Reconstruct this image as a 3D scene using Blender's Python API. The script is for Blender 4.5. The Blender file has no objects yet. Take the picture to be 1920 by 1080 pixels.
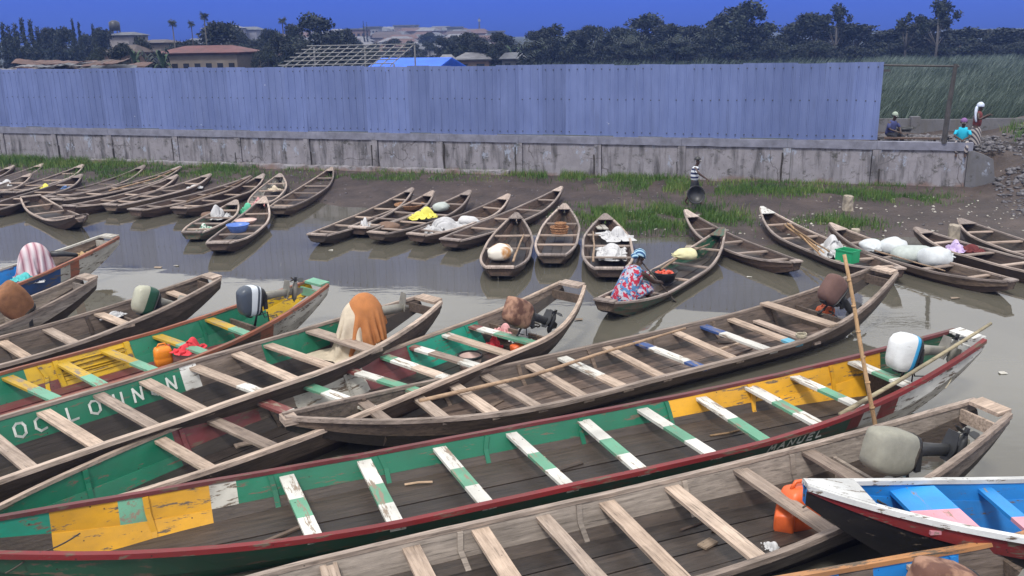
import bpy, bmesh, math, random
import numpy as np
from mathutils import Vector, Matrix, noise as mnoise

rnd = random.Random(7)
nrs = np.random.RandomState(11)
scn = bpy.context.scene
col = scn.collection
PI = math.pi

# ------------------------------------------------------------------ camera
CAM_H = 5.3
FPX = 1700.0                       # focal length in pixels of a 1920 px wide frame
PITCH = math.atan((540 - 66) / FPX)
ROLL = math.radians(1.0)
cR = np.array([1, 0, 0.0]); cF = np.array([0, math.cos(PITCH), -math.sin(PITCH)])
cU = np.array([0, math.sin(PITCH), math.cos(PITCH)])
cR, cU = cR * math.cos(ROLL) - cU * math.sin(ROLL), cU * math.cos(ROLL) + cR * math.sin(ROLL)
cam = bpy.data.cameras.new('camera')
cam_o = bpy.data.objects.new('camera', cam); col.objects.link(cam_o)
cam.sensor_width = 36.0; cam.lens = 36.0 * FPX / 1920
cam.clip_start = 0.1; cam.clip_end = 6000
cam_o.matrix_world = Matrix(((cR[0], cU[0], -cF[0], 0), (cR[1], cU[1], -cF[1], 0), (cR[2], cU[2], -cF[2], CAM_H), (0, 0, 0, 1)))
scn.camera = cam_o

def at(x, y, z):
    """world point at height z seen at photograph pixel (x, y)"""
    d = cR * (x - 960) / FPX - cU * (y - 540) / FPX + cF
    t = (z - CAM_H) / d[2]
    return Vector(np.array([0, 0, CAM_H]) + d * t)

def atd(x, y, Y):
    """world point at distance Y seen at photograph pixel (x, y)"""
    d = cR * (x - 960) / FPX - cU * (y - 540) / FPX + cF
    return Vector(np.array([0, 0, CAM_H]) + d * (Y / d[1]))

# ------------------------------------------------------------------ sky, sun, exposure
SUN_EL, SUN_AZ = math.radians(58), math.radians(200)     # azimuth clockwise from +Y
w = bpy.data.worlds.new('World'); scn.world = w; w.use_nodes = True
nt = w.node_tree; N = nt.nodes; Lk = nt.links
bg = N['Background']; bg.inputs['Strength'].default_value = 0.1
sky = N.new('ShaderNodeTexSky'); sky.sky_type = 'NISHITA'; sky.sun_disc = False
sky.sun_elevation = SUN_EL; sky.sun_rotation = SUN_AZ; sky.air_density = 1.0; sky.dust_density = 0.6
tint = N.new('ShaderNodeMix'); tint.data_type = 'RGBA'; tint.blend_type = 'MULTIPLY'; tint.inputs[0].default_value = 1
tint.inputs[7].default_value = (0.021, 0.068, 0.56, 1)
tc = N.new('ShaderNodeTexCoord'); sx = N.new('ShaderNodeSeparateXYZ')
nz = N.new('ShaderNodeTexNoise'); nz.inputs['Scale'].default_value = 3.2; nz.inputs['Detail'].default_value = 6
mp = N.new('ShaderNodeMapping'); mp.inputs['Scale'].default_value = (1, 1, 3.0)
addn = N.new('ShaderNodeMath'); addn.operation = 'MULTIPLY_ADD'; addn.inputs[1].default_value = 0.10
mr = N.new('ShaderNodeMapRange'); mr.inputs[1].default_value = 0.115; mr.inputs[2].default_value = 0.21
mr.interpolation_type = 'SMOOTHSTEP'
crv = N.new('ShaderNodeValToRGB')
crv.color_ramp.elements[0].position = 0.3; crv.color_ramp.elements[0].color = (4.9, 4.95, 5.1, 1)
crv.color_ramp.elements[1].position = 0.72; crv.color_ramp.elements[1].color = (7.8, 7.8, 7.85, 1)
mx = N.new('ShaderNodeMix'); mx.data_type = 'RGBA'
Lk.new(tc.outputs['Generated'], sx.inputs[0]); Lk.new(tc.outputs['Generated'], mp.inputs[0]); Lk.new(mp.outputs[0], nz.inputs[0])
Lk.new(nz.outputs[0], addn.inputs[0]); Lk.new(sx.outputs['Z'], addn.inputs[2]); Lk.new(addn.outputs[0], mr.inputs[0])
Lk.new(sky.outputs[0], tint.inputs[6]); Lk.new(tint.outputs[2], mx.inputs[6]); Lk.new(nz.outputs[0], crv.inputs[0])
Lk.new(crv.outputs[0], mx.inputs[7]); Lk.new(mr.outputs[0], mx.inputs[0]); Lk.new(mx.outputs[2], bg.inputs['Color'])

sun = bpy.data.lights.new('sun', 'SUN'); sun.energy = 1.5; sun.angle = math.radians(11); sun.color = (1, 0.96, 0.9)
sun_o = bpy.data.objects.new('sun', sun); col.objects.link(sun_o)
sd = Vector((math.sin(SUN_AZ) * math.cos(SUN_EL), math.cos(SUN_AZ) * math.cos(SUN_EL), math.sin(SUN_EL)))
sun_o.rotation_euler = sd.to_track_quat('Z', 'Y').to_euler(); sun_o.location = (0, -20, 60)
vs = scn.view_settings
vs.view_transform = 'Standard'; vs.look = 'None'; vs.exposure = 1.0; vs.gamma = 1; vs.use_curve_mapping = False
scn.cycles.max_bounces = 6; scn.cycles.volume_bounces = 0; scn.cycles.transparent_max_bounces = 8

# ------------------------------------------------------------------ materials
def new_mat(name):
    m = bpy.data.materials.new(name); m.use_nodes = True
    return m, m.node_tree, m.node_tree.nodes, m.node_tree.links, m.node_tree.nodes['Principled BSDF']

def coords(nt, scale=(1, 1, 1), rand=True):
    n, l = nt.nodes, nt.links
    tc = n.new('ShaderNodeTexCoord'); mp = n.new('ShaderNodeMapping'); mp.inputs['Scale'].default_value = scale
    if rand:
        oi = n.new('ShaderNodeObjectInfo'); ml = n.new('ShaderNodeMath'); ml.operation = 'MULTIPLY'; ml.inputs[1].default_value = 37.0
        ad = n.new('ShaderNodeVectorMath'); ad.operation = 'ADD'
        l.new(oi.outputs['Random'], ml.inputs[0]); l.new(tc.outputs['Object'], ad.inputs[0]); l.new(ml.outputs[0], ad.inputs[1])
        l.new(ad.outputs[0], mp.inputs[0])
    else:
        l.new(tc.outputs['Object'], mp.inputs[0])
    return mp.outputs[0]

def noise_n(nt, vec, scale, detail=4, rough=0.55):
    t = nt.nodes.new('ShaderNodeTexNoise'); t.inputs['Scale'].default_value = scale
    t.inputs['Detail'].default_value = detail; t.inputs['Roughness'].default_value = rough
    nt.links.new(vec, t.inputs[0]); return t.outputs[0]

def ramp(nt, fac, stops):
    r = nt.nodes.new('ShaderNodeValToRGB'); e = r.color_ramp.elements
    while len(e) < len(stops): e.new(0.5)
    for k, (p, c) in enumerate(stops):
        e[k].position = p; e[k].color = c if len(c) == 4 else (*c, 1)
    nt.links.new(fac, r.inputs[0]); return r.outputs[0]

def mixc(nt, fac, a, b, mode='MIX'):
    m = nt.nodes.new('ShaderNodeMix'); m.data_type = 'RGBA'; m.blend_type = mode
    for sock, v in ((m.inputs[0], fac), (m.inputs[6], a), (m.inputs[7], b)):
        if hasattr(v, 'is_linked'): nt.links.new(v, sock)
        elif isinstance(v, (int, float)): sock.default_value = v
        else: sock.default_value = (*v[:3], 1)
    return m.outputs[2]

def bump(nt, h, strength, dist=0.01):
    b = nt.nodes.new('ShaderNodeBump'); b.inputs['Strength'].default_value = strength; b.inputs['Distance'].default_value = dist
    nt.links.new(h, b.inputs['Height']); nt.links.new(b.outputs[0], nt.nodes['Principled BSDF'].inputs['Normal'])

def wood(name, dark, light, axis='x', stain=(0.03, 0.026, 0.022), stain_amt=0.55, rough=0.75):
    m, nt, n, l, p = new_mat(name)
    sc = (0.7, 11, 11) if axis == 'x' else (11, 0.7, 11) if axis == 'y' else (11, 11, 0.7)
    v = coords(nt, sc); v2 = coords(nt, (0.8, 1.6, 1.6))
    g = noise_n(nt, v, 2.2, 8, 0.68); s = noise_n(nt, v2, 1.4, 6, 0.65)
    c = ramp(nt, g, [(0.28, dark), (0.5, [(a + b) / 2 for a, b in zip(dark, light)]), (0.72, light)])
    f = ramp(nt, s, [(0.44, (0, 0, 0)), (0.7, (stain_amt,) * 3)])
    c = mixc(nt, f, c, stain)
    fine = noise_n(nt, coords(nt, (3, 40, 40) if axis == 'x' else (40, 3, 40)), 1.0, 3)
    ck = ramp(nt, fine, [(0.3, (0.35, 0.35, 0.35)), (0.42, (1, 1, 1))])
    c = mixc(nt, 0.8, c, ck, 'MULTIPLY')
    vo = n.new('ShaderNodeTexVoronoi'); vo.inputs['Scale'].default_value = 5.0       # nail heads
    l.new(coords(nt, (1, 1, 1)), vo.inputs[0])
    c = mixc(nt, ramp(nt, vo.outputs[0], [(0.035, (0.75,) * 3), (0.055, (0, 0, 0))]), c, (0.02, 0.013, 0.01))
    oi = n.new('ShaderNodeObjectInfo'); c = mixc(nt, 1.0, c, ramp(nt, oi.outputs['Random'], [(0.0, (0.55, 0.52, 0.51)), (0.35, (0.88, 0.86, 0.85)), (0.7, (1.08, 1.0, 0.92)), (1.0, (1.38, 1.34, 1.30))]), 'MULTIPLY')
    l.new(c, p.inputs['Base Color']); p.inputs['Roughness'].default_value = rough
    bump(nt, g, 0.7, 0.012); return m

def paint(name, colour, under=(0.12, 0.09, 0.065), wear=0.5, dirt=0.5, axis='x', rough=0.5):
    m, nt, n, l, p = new_mat(name)
    sc = (1.1, 7, 7) if axis == 'x' else (7, 1.1, 7)
    g = noise_n(nt, coords(nt, sc), 2.0, 9, 0.72); s = noise_n(nt, coords(nt, (1.3, 1.3, 2.2)), 1.2, 6, 0.65)
    hue = noise_n(nt, coords(nt, (0.8, 0.8, 0.8)), 1.1, 3)
    c = mixc(nt, ramp(nt, hue, [(0.3, (0, 0, 0)), (0.75, (1, 1, 1))]), [v * 0.72 for v in colour], [min(1, v * 1.12) for v in colour])
    d = ramp(nt, s, [(0.42, (0, 0, 0)), (0.75, (dirt,) * 3)])
    c = mixc(nt, d, c, (0.06, 0.05, 0.042))
    ch = ramp(nt, g, [(0.66 - 0.22 * wear, (0, 0, 0)), (0.70 - 0.22 * wear, (1, 1, 1))])
    c = mixc(nt, ch, c, under)
    vo = n.new('ShaderNodeTexVoronoi'); vo.inputs['Scale'].default_value = 6.5
    l.new(coords(nt, (1, 1, 1)), vo.inputs[0])
    c = mixc(nt, ramp(nt, vo.outputs[0], [(0.05, (0.9,) * 3), (0.075, (0, 0, 0))]), c, (0.025, 0.017, 0.012))
    l.new(c, p.inputs['Base Color'])
    rr = ramp(nt, ch, [(0, (rough,) * 3), (1, (0.85,) * 3)]); l.new(rr, p.inputs['Roughness'])
    bump(nt, g, 0.35, 0.006); return m

def plain(name, colour, rough=0.6, var=0.25, scale=4.0, metal=0.0, bumpy=0.0, rand=True):
    m, nt, n, l, p = new_mat(name)
    g = noise_n(nt, coords(nt, (1, 1, 1), rand), scale, 6, 0.65)
    c = ramp(nt, g, [(0.3, [v * (1 - var) for v in colour]), (0.7, [min(1, v * (1 + var)) for v in colour])])
    l.new(c, p.inputs['Base Color']); p.inputs['Roughness'].default_value = rough; p.inputs['Metallic'].default_value = metal
    if bumpy: bump(nt, g, bumpy, 0.02)
    return m

M = {}
M['wood'] = wood('weathered_wood', (0.05, 0.036, 0.028), (0.185, 0.14, 0.11))
M['inner'] = wood('dry_inner_planks', (0.09, 0.068, 0.054), (0.30, 0.24, 0.20), stain=(0.03, 0.025, 0.021), stain_amt=0.6)
M['wood_grey'] = wood('grey_weathered_wood', (0.14, 0.12, 0.105), (0.37, 0.33, 0.295), stain_amt=0.4)
M['wood_brown'] = wood('wet_shade_brown_wood', (0.034, 0.023, 0.019), (0.125, 0.083, 0.066))  # wet wood; on canoes' lower strakes its dark tone also paints in shade
M['wood_dark'] = wood('soaked_shade_dark_wood', (0.022, 0.017, 0.014), (0.075, 0.058, 0.048), rough=0.55)  # soaked wood; on near boats' lower strakes it also paints in shade
M['wood_floor'] = wood('muddy_floor_wood', (0.02, 0.016, 0.014), (0.065, 0.052, 0.044), stain=(0.015, 0.013, 0.012), stain_amt=0.8, rough=0.45)
M['floor_pale'] = wood('dry_floor_wood', (0.075, 0.055, 0.045), (0.30, 0.225, 0.185), stain=(0.02, 0.015, 0.013), stain_amt=0.95, rough=0.6)
M['wood_pale'] = wood('pale_dry_wood', (0.20, 0.155, 0.115), (0.44, 0.35, 0.265), stain=(0.07, 0.055, 0.04), stain_amt=0.35)
M['rail'] = wood('rail_wood', (0.17, 0.135, 0.11), (0.56, 0.465, 0.40), stain=(0.05, 0.04, 0.032), stain_amt=0.5)
M['rail_far'] = wood('canoe_rail_wood', (0.17, 0.14, 0.125), (0.50, 0.43, 0.395), stain_amt=0.4)
M['thwart'] = wood('thwart_wood', (0.22, 0.17, 0.135), (0.55, 0.455, 0.38), axis='y', stain=(0.07, 0.055, 0.045), stain_amt=0.4)
M['thwart_far'] = wood('canoe_thwart_wood', (0.18, 0.14, 0.12), (0.48, 0.40, 0.35), axis='y', stain_amt=0.35)
M['green'] = paint('green_boat_paint', (0.004, 0.150, 0.080), wear=0.35, dirt=0.25)
M['green_dark'] = paint('dark_green_paint', (0.012, 0.085, 0.045), wear=0.5)
M['green_old'] = paint('worn_green_paint', (0.05, 0.10, 0.065), wear=0.9)
M['teal'] = paint('teal_boat_paint', (0.006, 0.27, 0.18), wear=0.45, dirt=0.3)
M['yellow'] = paint('yellow_boat_paint', (0.60, 0.37, 0.008), wear=0.5, dirt=0.4)
M['orange_yellow'] = paint('orange_yellow_boat_paint', (0.66, 0.33, 0.012), wear=0.4, dirt=0.35)
M['maroon'] = paint('maroon_boat_paint', (0.16, 0.035, 0.038), wear=0.45)
M['red_rail'] = paint('red_rail_paint', (0.20, 0.016, 0.018), wear=0.45, dirt=0.35)
M['brick_rail'] = paint('brick_red_rail_paint', (0.30, 0.10, 0.055), wear=0.55)
M['orange_rail'] = paint('orange_rail_paint', (0.48, 0.23, 0.095), wear=0.6)
M['white'] = paint('white_boat_paint', (0.68, 0.68, 0.65), wear=0.5, dirt=0.5)
M['white_old'] = paint('peeling_white_paint', (0.50, 0.48, 0.43), wear=0.5, dirt=0.6)
M['blue'] = paint('blue_boat_paint', (0.015, 0.22, 0.62), wear=0.35, dirt=0.35)
M['white_clean'] = paint('clean_white_paint', (0.66, 0.67, 0.66), wear=0.4, dirt=0.45)
M['black_hull'] = paint('black_hull_paint', (0.012, 0.011, 0.011), wear=0.25, dirt=0.3)
M['navy'] = paint('navy_boat_paint', (0.02, 0.07, 0.22), wear=0.5)
for k, c, wv in (('t_yellow', (0.52, 0.33, 0.02), .6), ('t_teal', (0.16, 0.40, 0.27), .5), ('t_white', (0.68, 0.67, 0.62), .55), ('t_green', (0.12, 0.33, 0.21), .55),
                 ('t_red', (0.20, 0.06, 0.055), .6), ('t_blue', (0.03, 0.08, 0.26), .6), ('t_sky', (0.12, 0.42, 0.58), .4), ('t_bright', (0.02, 0.26, 0.66), .35), ('t_pink', (0.68, 0.30, 0.36), .35)):
    M[k] = paint('thwart_' + k[2:] + '_paint', c, under=(0.24, 0.19, 0.145), wear=wv, dirt=.35, axis='y')
M['lettering'] = paint('white_hand_lettering', (0.70, 0.74, 0.70), under=(0.02, 0.13, 0.08), wear=0.1, dirt=0.2)
M['skin'] = plain('dark_brown_skin', (0.05, 0.026, 0.017), 0.45, 0.12)
M['black_plastic'] = plain('black_plastic', (0.012, 0.012, 0.013), 0.4, 0.3)
M['black_rubber'] = plain('dark_grey_metal', (0.03, 0.031, 0.033), 0.45, 0.3)
M['grey_metal'] = plain('dull_grey_metal', (0.24, 0.23, 0.20), 0.5, 0.3, metal=0.3)
M['white_plastic'] = plain('white_plastic', (0.70, 0.71, 0.70), 0.35, 0.08)
M['rope'] = plain('pale_rope', (0.36, 0.32, 0.24), 0.9, 0.3, 30)
M['rope_dark'] = plain('dark_rope', (0.06, 0.05, 0.04), 0.9, 0.3, 30)
def cloth(name, c, var=0.15): M[name] = plain(name, c, 0.9, var, 6, bumpy=0.3)
cloth('white_cloth', (0.50, 0.50, 0.51)); cloth('cream_cloth', (0.50, 0.43, 0.33)); cloth('orange_cloth', (0.40, 0.155, 0.05))
cloth('yellow_cloth', (0.66, 0.62, 0.12)); cloth('red_cloth', (0.62, 0.045, 0.06)); cloth('teal_cloth', (0.08, 0.42, 0.42)); cloth('blue_cloth', (0.16, 0.28, 0.55))
cloth('pink_cloth', (0.58, 0.30, 0.30)); cloth('lilac_cloth', (0.50, 0.40, 0.62)); cloth('green_cloth', (0.10, 0.42, 0.26)); cloth('brown_cloth', (0.16, 0.10, 0.07))
cloth('maroon_cloth', (0.14, 0.03, 0.03)); cloth('tan_cloth', (0.46, 0.32, 0.17)); cloth('grey_sack', (0.40, 0.44, 0.42)); cloth('sack_blue_white', (0.52, 0.55, 0.57))
cloth('canvas_grey', (0.27, 0.265, 0.22)); cloth('brown_vinyl', (0.23, 0.105, 0.05), 0.3); cloth('mauve_vinyl', (0.125, 0.07, 0.06), 0.2); cloth('cream_yellow_cloth', (0.60, 0.57, 0.34))
cloth('dark_net', (0.03, 0.03, 0.033), 0.5)

def two_tone(name, a, b, scale, lo, hi, rough=0.8, vec=(1, 1, 1), detail=3):
    m, nt, n, l, p = new_mat(name)
    g = noise_n(nt, coords(nt, vec), scale, detail, 0.5)
    c = ramp(nt, g, [(lo, a), (hi, b)]); l.new(c, p.inputs['Base Color']); p.inputs['Roughness'].default_value = rough
    bump(nt, g, 0.2, 0.01); M[name] = m; return m
two_tone('rusty_vinyl', (0.12, 0.055, 0.038), (0.32, 0.18, 0.12), 6, 0.44, 0.58)
two_tone('rust_marked_sack', (0.66, 0.62, 0.55), (0.40, 0.20, 0.07), 3.5, 0.50, 0.66)
two_tone('green_white_cloth', (0.55, 0.62, 0.56), (0.04, 0.22, 0.12), 14, 0.48, 0.56)

def stripes(name, stops, scale, axis='X'):
    m, nt, n, l, p = new_mat(name)
    wv = n.new('ShaderNodeTexWave'); wv.wave_type = 'BANDS'; wv.bands_direction = axis; wv.inputs['Scale'].default_value = scale
    wv.inputs['Distortion'].default_value = 0.6; wv.inputs['Detail'].default_value = 1
    l.new(coords(nt, (1, 1, 1), False), wv.inputs[0])
    l.new(ramp(nt, wv.outputs[0], stops), p.inputs['Base Color']); p.inputs['Roughness'].default_value = 0.9; M[name] = m
stripes('pink_striped_towel', [(0.0, (0.30, 0.14, 0.17)), (0.12, (0.46, 0.28, 0.32)), (0.5, (0.52, 0.38, 0.41)), (0.9, (0.60, 0.52, 0.54))], 2.2, 'X')
stripes('navy_white_shirt', [(0.42, (0.02, 0.03, 0.09)), (0.55, (0.62, 0.66, 0.72))], 2.6, 'Z')
stripes('patterned_skirt', [(0.4, (0.05, 0.045, 0.06)), (0.6, (0.34, 0.31, 0.30))], 4.0, 'DIAGONAL')
stripes('plaid_headwrap', [(0.3, (0.02, 0.06, 0.16)), (0.55, (0.10, 0.28, 0.46)), (0.8, (0.35, 0.52, 0.62))], 6.0, 'DIAGONAL')
def floral(name):
    m, nt, n, l, p = new_mat(name); v = coords(nt, (1, 1, 1), False)
    a = noise_n(nt, v, 15, 3); b = noise_n(nt, v, 12.3, 3, 0.4); d = noise_n(nt, v, 19, 2)
    c = mixc(nt, ramp(nt, a, [(0.50, (0, 0, 0)), (0.53, (1, 1, 1))]), (0.36, 0.37, 0.44), (0.36, 0.012, 0.04))
    c = mixc(nt, ramp(nt, b, [(0.53, (0, 0, 0)), (0.56, (1, 1, 1))]), c, (0.06, 0.17, 0.34))
    c = mixc(nt, ramp(nt, d, [(0.62, (0, 0, 0)), (0.65, (1, 1, 1))]), c, (0.03, 0.03, 0.06))
    l.new(c, p.inputs['Base Color']); p.inputs['Roughness'].default_value = 0.9; M[name] = m
floral('floral_dress')
M['bamboo'] = wood('bamboo', (0.24, 0.15, 0.075), (0.44, 0.30, 0.17), axis='z', stain=(0.10, 0.06, 0.03))
M['green_pole'] = wood('greenish_pole', (0.16, 0.14, 0.09), (0.32, 0.29, 0.20), axis='x')
M['pole_pale'] = wood('pale_pole', (0.25, 0.17, 0.11), (0.46, 0.34, 0.24), axis='x')
M['basket'] = two_tone('woven_basket', (0.16, 0.075, 0.035), (0.38, 0.20, 0.10), 22, 0.4, 0.6, vec=(1, 1, 4))
M['tomato'] = plain('tomato_red', (0.55, 0.07, 0.03), 0.35, 0.2)
M['jerry_orange'] = plain('orange_plastic', (0.72, 0.22, 0.015), 0.4, 0.15)
M['jerry_red'] = plain('red_orange_plastic', (0.66, 0.12, 0.03), 0.42, 0.15)
M['green_plastic'] = plain('green_plastic', (0.02, 0.30, 0.13), 0.4, 0.12)
M['blue_plastic'] = plain('blue_plastic', (0.10, 0.20, 0.55), 0.4, 0.12)
M['pale_plastic'] = plain('pale_pink_plastic', (0.55, 0.40, 0.36), 0.5, 0.15)
M['red_plastic'] = plain('red_plastic', (0.30, 0.05, 0.03), 0.45, 0.2)
M['cowl_slate'] = paint('slate_cowl', (0.055, 0.07, 0.095), under=(0.10, 0.095, 0.09), wear=0.12, dirt=0.45, rough=0.38)
M['cowl_cream'] = paint('cream_cowl', (0.46, 0.46, 0.36), under=(0.10, 0.095, 0.09), wear=0.12, dirt=0.45, rough=0.38)
M['cowl_green'] = paint('green_cowl', (0.015, 0.1, 0.055), under=(0.10, 0.095, 0.09), wear=0.12, dirt=0.45, rough=0.38)
M['cowl_white'] = paint('white_cowl', (0.7, 0.72, 0.72), under=(0.10, 0.095, 0.09), wear=0.12, dirt=0.45, rough=0.38)
M['cowl_blue'] = plain('cowl_blue_stripe', (0.05, 0.36, 0.66), 0.35, 0.1)
M['stripe_white'] = plain('white_stripe', (0.6, 0.65, 0.7), 0.4, 0.05)

# water: murky, with small ripples
m, nt, n, l, p = new_mat('river_water')
v = coords(nt, (1, 1, 1), False)
big = noise_n(nt, v, 0.35, 3); p.inputs['IOR'].default_value = 1.55; p.inputs['Roughness'].default_value = 0.012
l.new(ramp(nt, big, [(0.35, (0.088, 0.082, 0.064)), (0.7, (0.108, 0.101, 0.080))]), p.inputs['Base Color'])
v2 = coords(nt, (0.55, 1.7, 1), False)
r1 = noise_n(nt, v2, 2.2, 3, 0.45); r2 = noise_n(nt, v2, 9.0, 2)
patch = ramp(nt, noise_n(nt, v, 0.22, 3, 0.6), [(0.42, (0.05,) * 3), (0.62, (1, 1, 1))])
hm = n.new('ShaderNodeMath'); hm.operation = 'MULTIPLY_ADD'; hm.inputs[1].default_value = 0.22
l.new(r2, hm.inputs[0]); l.new(r1, hm.inputs[2])
hm2 = n.new('ShaderNodeMath'); hm2.operation = 'MULTIPLY'; l.new(hm.outputs[0], hm2.inputs[0]); l.new(patch, hm2.inputs[1])
bump(nt, hm2.outputs[0], 0.14, 0.03); M['water'] = m

# bank mud
m, nt, n, l, p = new_mat('bank_mud')
v = coords(nt, (1, 1, 1), False); a = noise_n(nt, v, 0.9, 8, 0.65); b = noise_n(nt, v, 7, 6, 0.7)
c = ramp(nt, a, [(0.32, (0.020, 0.014, 0.013)), (0.5, (0.046, 0.032, 0.028)), (0.72, (0.098, 0.072, 0.062))])
c = mixc(nt, ramp(nt, b, [(0.35, (0, 0, 0)), (0.7, (0.6,) * 3)]), c, (0.070, 0.054, 0.049))
vo = n.new('ShaderNodeTexVoronoi'); vo.inputs['Scale'].default_value = 3.2; l.new(v, vo.inputs[0])
c = mixc(nt, ramp(nt, vo.outputs[0], [(0.06, (0.8,) * 3), (0.10, (0, 0, 0))]), c, (0.30, 0.28, 0.26))
l.new(c, p.inputs['Base Color']); p.inputs['Roughness'].default_value = 0.7
bump(nt, b, 0.8, 0.05); M['mud'] = m
M['field_ground'] = plain('field_soil', (0.016, 0.024, 0.014), 0.9, 0.4, 0.3, rand=False)

# concrete wall
def concrete(name, base, damp, sandy):
    m, nt, n, l, p = new_mat(name)
    v = coords(nt, (1, 1, 1), False); vs_ = coords(nt, (2.2, 2.2, 0.35), False)
    a = noise_n(nt, v, 1.3, 9, 0.7); st = noise_n(nt, vs_, 1.6, 6, 0.65); f = noise_n(nt, v, 18, 4)
    c = ramp(nt, a, [(0.3, [x * 0.72 for x in base]), (0.55, base), (0.75, [min(1, x * 1.22) for x in base])])
    c = mixc(nt, ramp(nt, st, [(0.48, (0, 0, 0)), (0.66, (0.85,) * 3)]), c, damp)
    sp = n.new('ShaderNodeSeparateXYZ'); l.new(v, sp.inputs[0])
    ad = n.new('ShaderNodeMath'); ad.operation = 'MULTIPLY_ADD'; ad.inputs[1].default_value = 0.9; l.new(a, ad.inputs[0]); l.new(sp.outputs['Z'], ad.inputs[2])
    if sandy: c = mixc(nt, ramp(nt, ad.outputs[0], [(0.85, (0.75,) * 3), (1.35, (0, 0, 0))]), c, (0.185, 0.118, 0.095))
    # lime bloom and black mould, in spots of their own under the coping
    lm = noise_n(nt, coords(nt, (1.6, 1.6, 1.0), False), 1.15, 7, 0.7)
    band = ramp(nt, sp.outputs['Z'], [(0.78, (0, 0, 0)), (0.98, (1, 1, 1))])
    c = mixc(nt, mixc(nt, 1.0, ramp(nt, lm, [(0.575, (0, 0, 0)), (0.60, (0.8,) * 3)]), band, 'MULTIPLY'), c, (0.30, 0.34, 0.43))
    mo = noise_n(nt, coords(nt, (1.1, 1.1, 1.5), False), 2.1, 8, 0.75)
    c = mixc(nt, ramp(nt, mo, [(0.545, (0, 0, 0)), (0.64, (0.85,) * 3)]), c, (0.045, 0.045, 0.036))
    vo = n.new('ShaderNodeTexVoronoi'); vo.feature = 'DISTANCE_TO_EDGE'; vo.inputs['Scale'].default_value = 0.45
    ds = n.new('ShaderNodeVectorMath'); ds.operation = 'ADD'; sc2 = n.new('ShaderNodeVectorMath'); sc2.operation = 'SCALE'; sc2.inputs['Scale'].default_value = 0.5
    nn = n.new('ShaderNodeTexNoise'); nn.inputs['Scale'].default_value = 2.5; l.new(v, nn.inputs[0]); l.new(nn.outputs[1], sc2.inputs[0]); l.new(sc2.outputs[0], ds.inputs[0]); l.new(v, ds.inputs[1])
    l.new(ds.outputs[0], vo.inputs[0])
    c = mixc(nt, ramp(nt, vo.outputs[0], [(0.004, (1,) * 3), (0.010, (0, 0, 0))]), c, (0.07, 0.062, 0.06)) if False else mixc(nt, mixc(nt, 1.0, ramp(nt, vo.outputs[0], [(0.003, (0.8,) * 3), (0.009, (0, 0, 0))]), ramp(nt, noise_n(nt, v, 0.7, 3), [(0.5, (0, 0, 0)), (0.56, (1, 1, 1))]), 'MULTIPLY'), c, (0.07, 0.062, 0.06))
    l.new(c, p.inputs['Base Color']); p.inputs['Roughness'].default_value = 0.85; bump(nt, f, 0.4, 0.01); M[name] = m
concrete('concrete', (0.25, 0.238, 0.262), (0.05, 0.048, 0.05), True)
concrete('concrete_plain', (0.13, 0.13, 0.145), (0.10, 0.095, 0.09), False)
M['damp_joint'] = plain('damp_open_joint', (0.035, 0.03, 0.027), 0.9, 0.5, 9)
M['coping'] = plain('coping_concrete', (0.18, 0.185, 0.235), 0.85, 0.35, 2.5, rand=False)
M['rock'] = plain('broken_stone', (0.11, 0.105, 0.115), 0.85, 0.75, 9, bumpy=0.5)
M['pale_stone'] = plain('pale_stone', (0.30, 0.26, 0.21), 0.85, 0.4, 5, bumpy=0.6)

# painted steel sheets of the fence
m, nt, n, l, p = new_mat('fence_sheet')
v = coords(nt, (1, 1, 1)); a = noise_n(nt, coords(nt, (1.2, 1.2, 0.5)), 1.2, 6, 0.6); b = noise_n(nt, coords(nt, (7, 7, 0.6)), 1.0, 5)
c = ramp(nt, a, [(0.3, (0.118, 0.16, 0.335)), (0.7, (0.162, 0.212, 0.415))])
c = mixc(nt, ramp(nt, b, [(0.55, (0, 0, 0)), (0.75, (0.4,) * 3)]), c, (0.10, 0.13, 0.24))
oi = n.new('ShaderNodeObjectInfo'); c = mixc(nt, 0.15, c, oi.outputs['Random'], 'OVERLAY')
sp_ = noise_n(nt, v, 2.6, 4, 0.6)
c = mixc(nt, ramp(nt, sp_, [(0.735, (0, 0, 0)), (0.755, (0.7,) * 3)]), c, (0.55, 0.58, 0.66))
l.new(c, p.inputs['Base Color']); p.inputs['Roughness'].default_value = 0.42; p.inputs['Metallic'].default_value = 0.15
bump(nt, a, 0.25, 0.05); M['sheet'] = m

def leaf_mat(name, c1, c2, c3=None):
    m, nt, n, l, p = new_mat(name)
    at_ = n.new('ShaderNodeAttribute'); at_.attribute_name = 'tone'
    st = [(0.0, c1), (0.6, c2), (1.0, c3 or c2)]
    l.new(ramp(nt, at_.outputs['Fac'], st), p.inputs['Base Color']); p.inputs['Roughness'].default_value = 0.65
    M[name] = m
leaf_mat('grass_blades', (0.022, 0.062, 0.010), (0.076, 0.155, 0.024), (0.20, 0.20, 0.07))
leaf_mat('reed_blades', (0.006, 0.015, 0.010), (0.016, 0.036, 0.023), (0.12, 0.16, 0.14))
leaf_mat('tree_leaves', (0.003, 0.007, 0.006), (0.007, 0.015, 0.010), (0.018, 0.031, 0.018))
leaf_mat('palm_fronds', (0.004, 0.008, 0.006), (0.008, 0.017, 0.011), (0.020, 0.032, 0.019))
leaf_mat('banana_leaves', (0.012, 0.03, 0.012), (0.022, 0.05, 0.018), (0.035, 0.07, 0.025))
M['bark'] = plain('bark', (0.055, 0.045, 0.038), 0.9, 0.4, 6)
M['pale_bark'] = plain('pale_bark', (0.085, 0.08, 0.078), 0.9, 0.3, 6)
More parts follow.
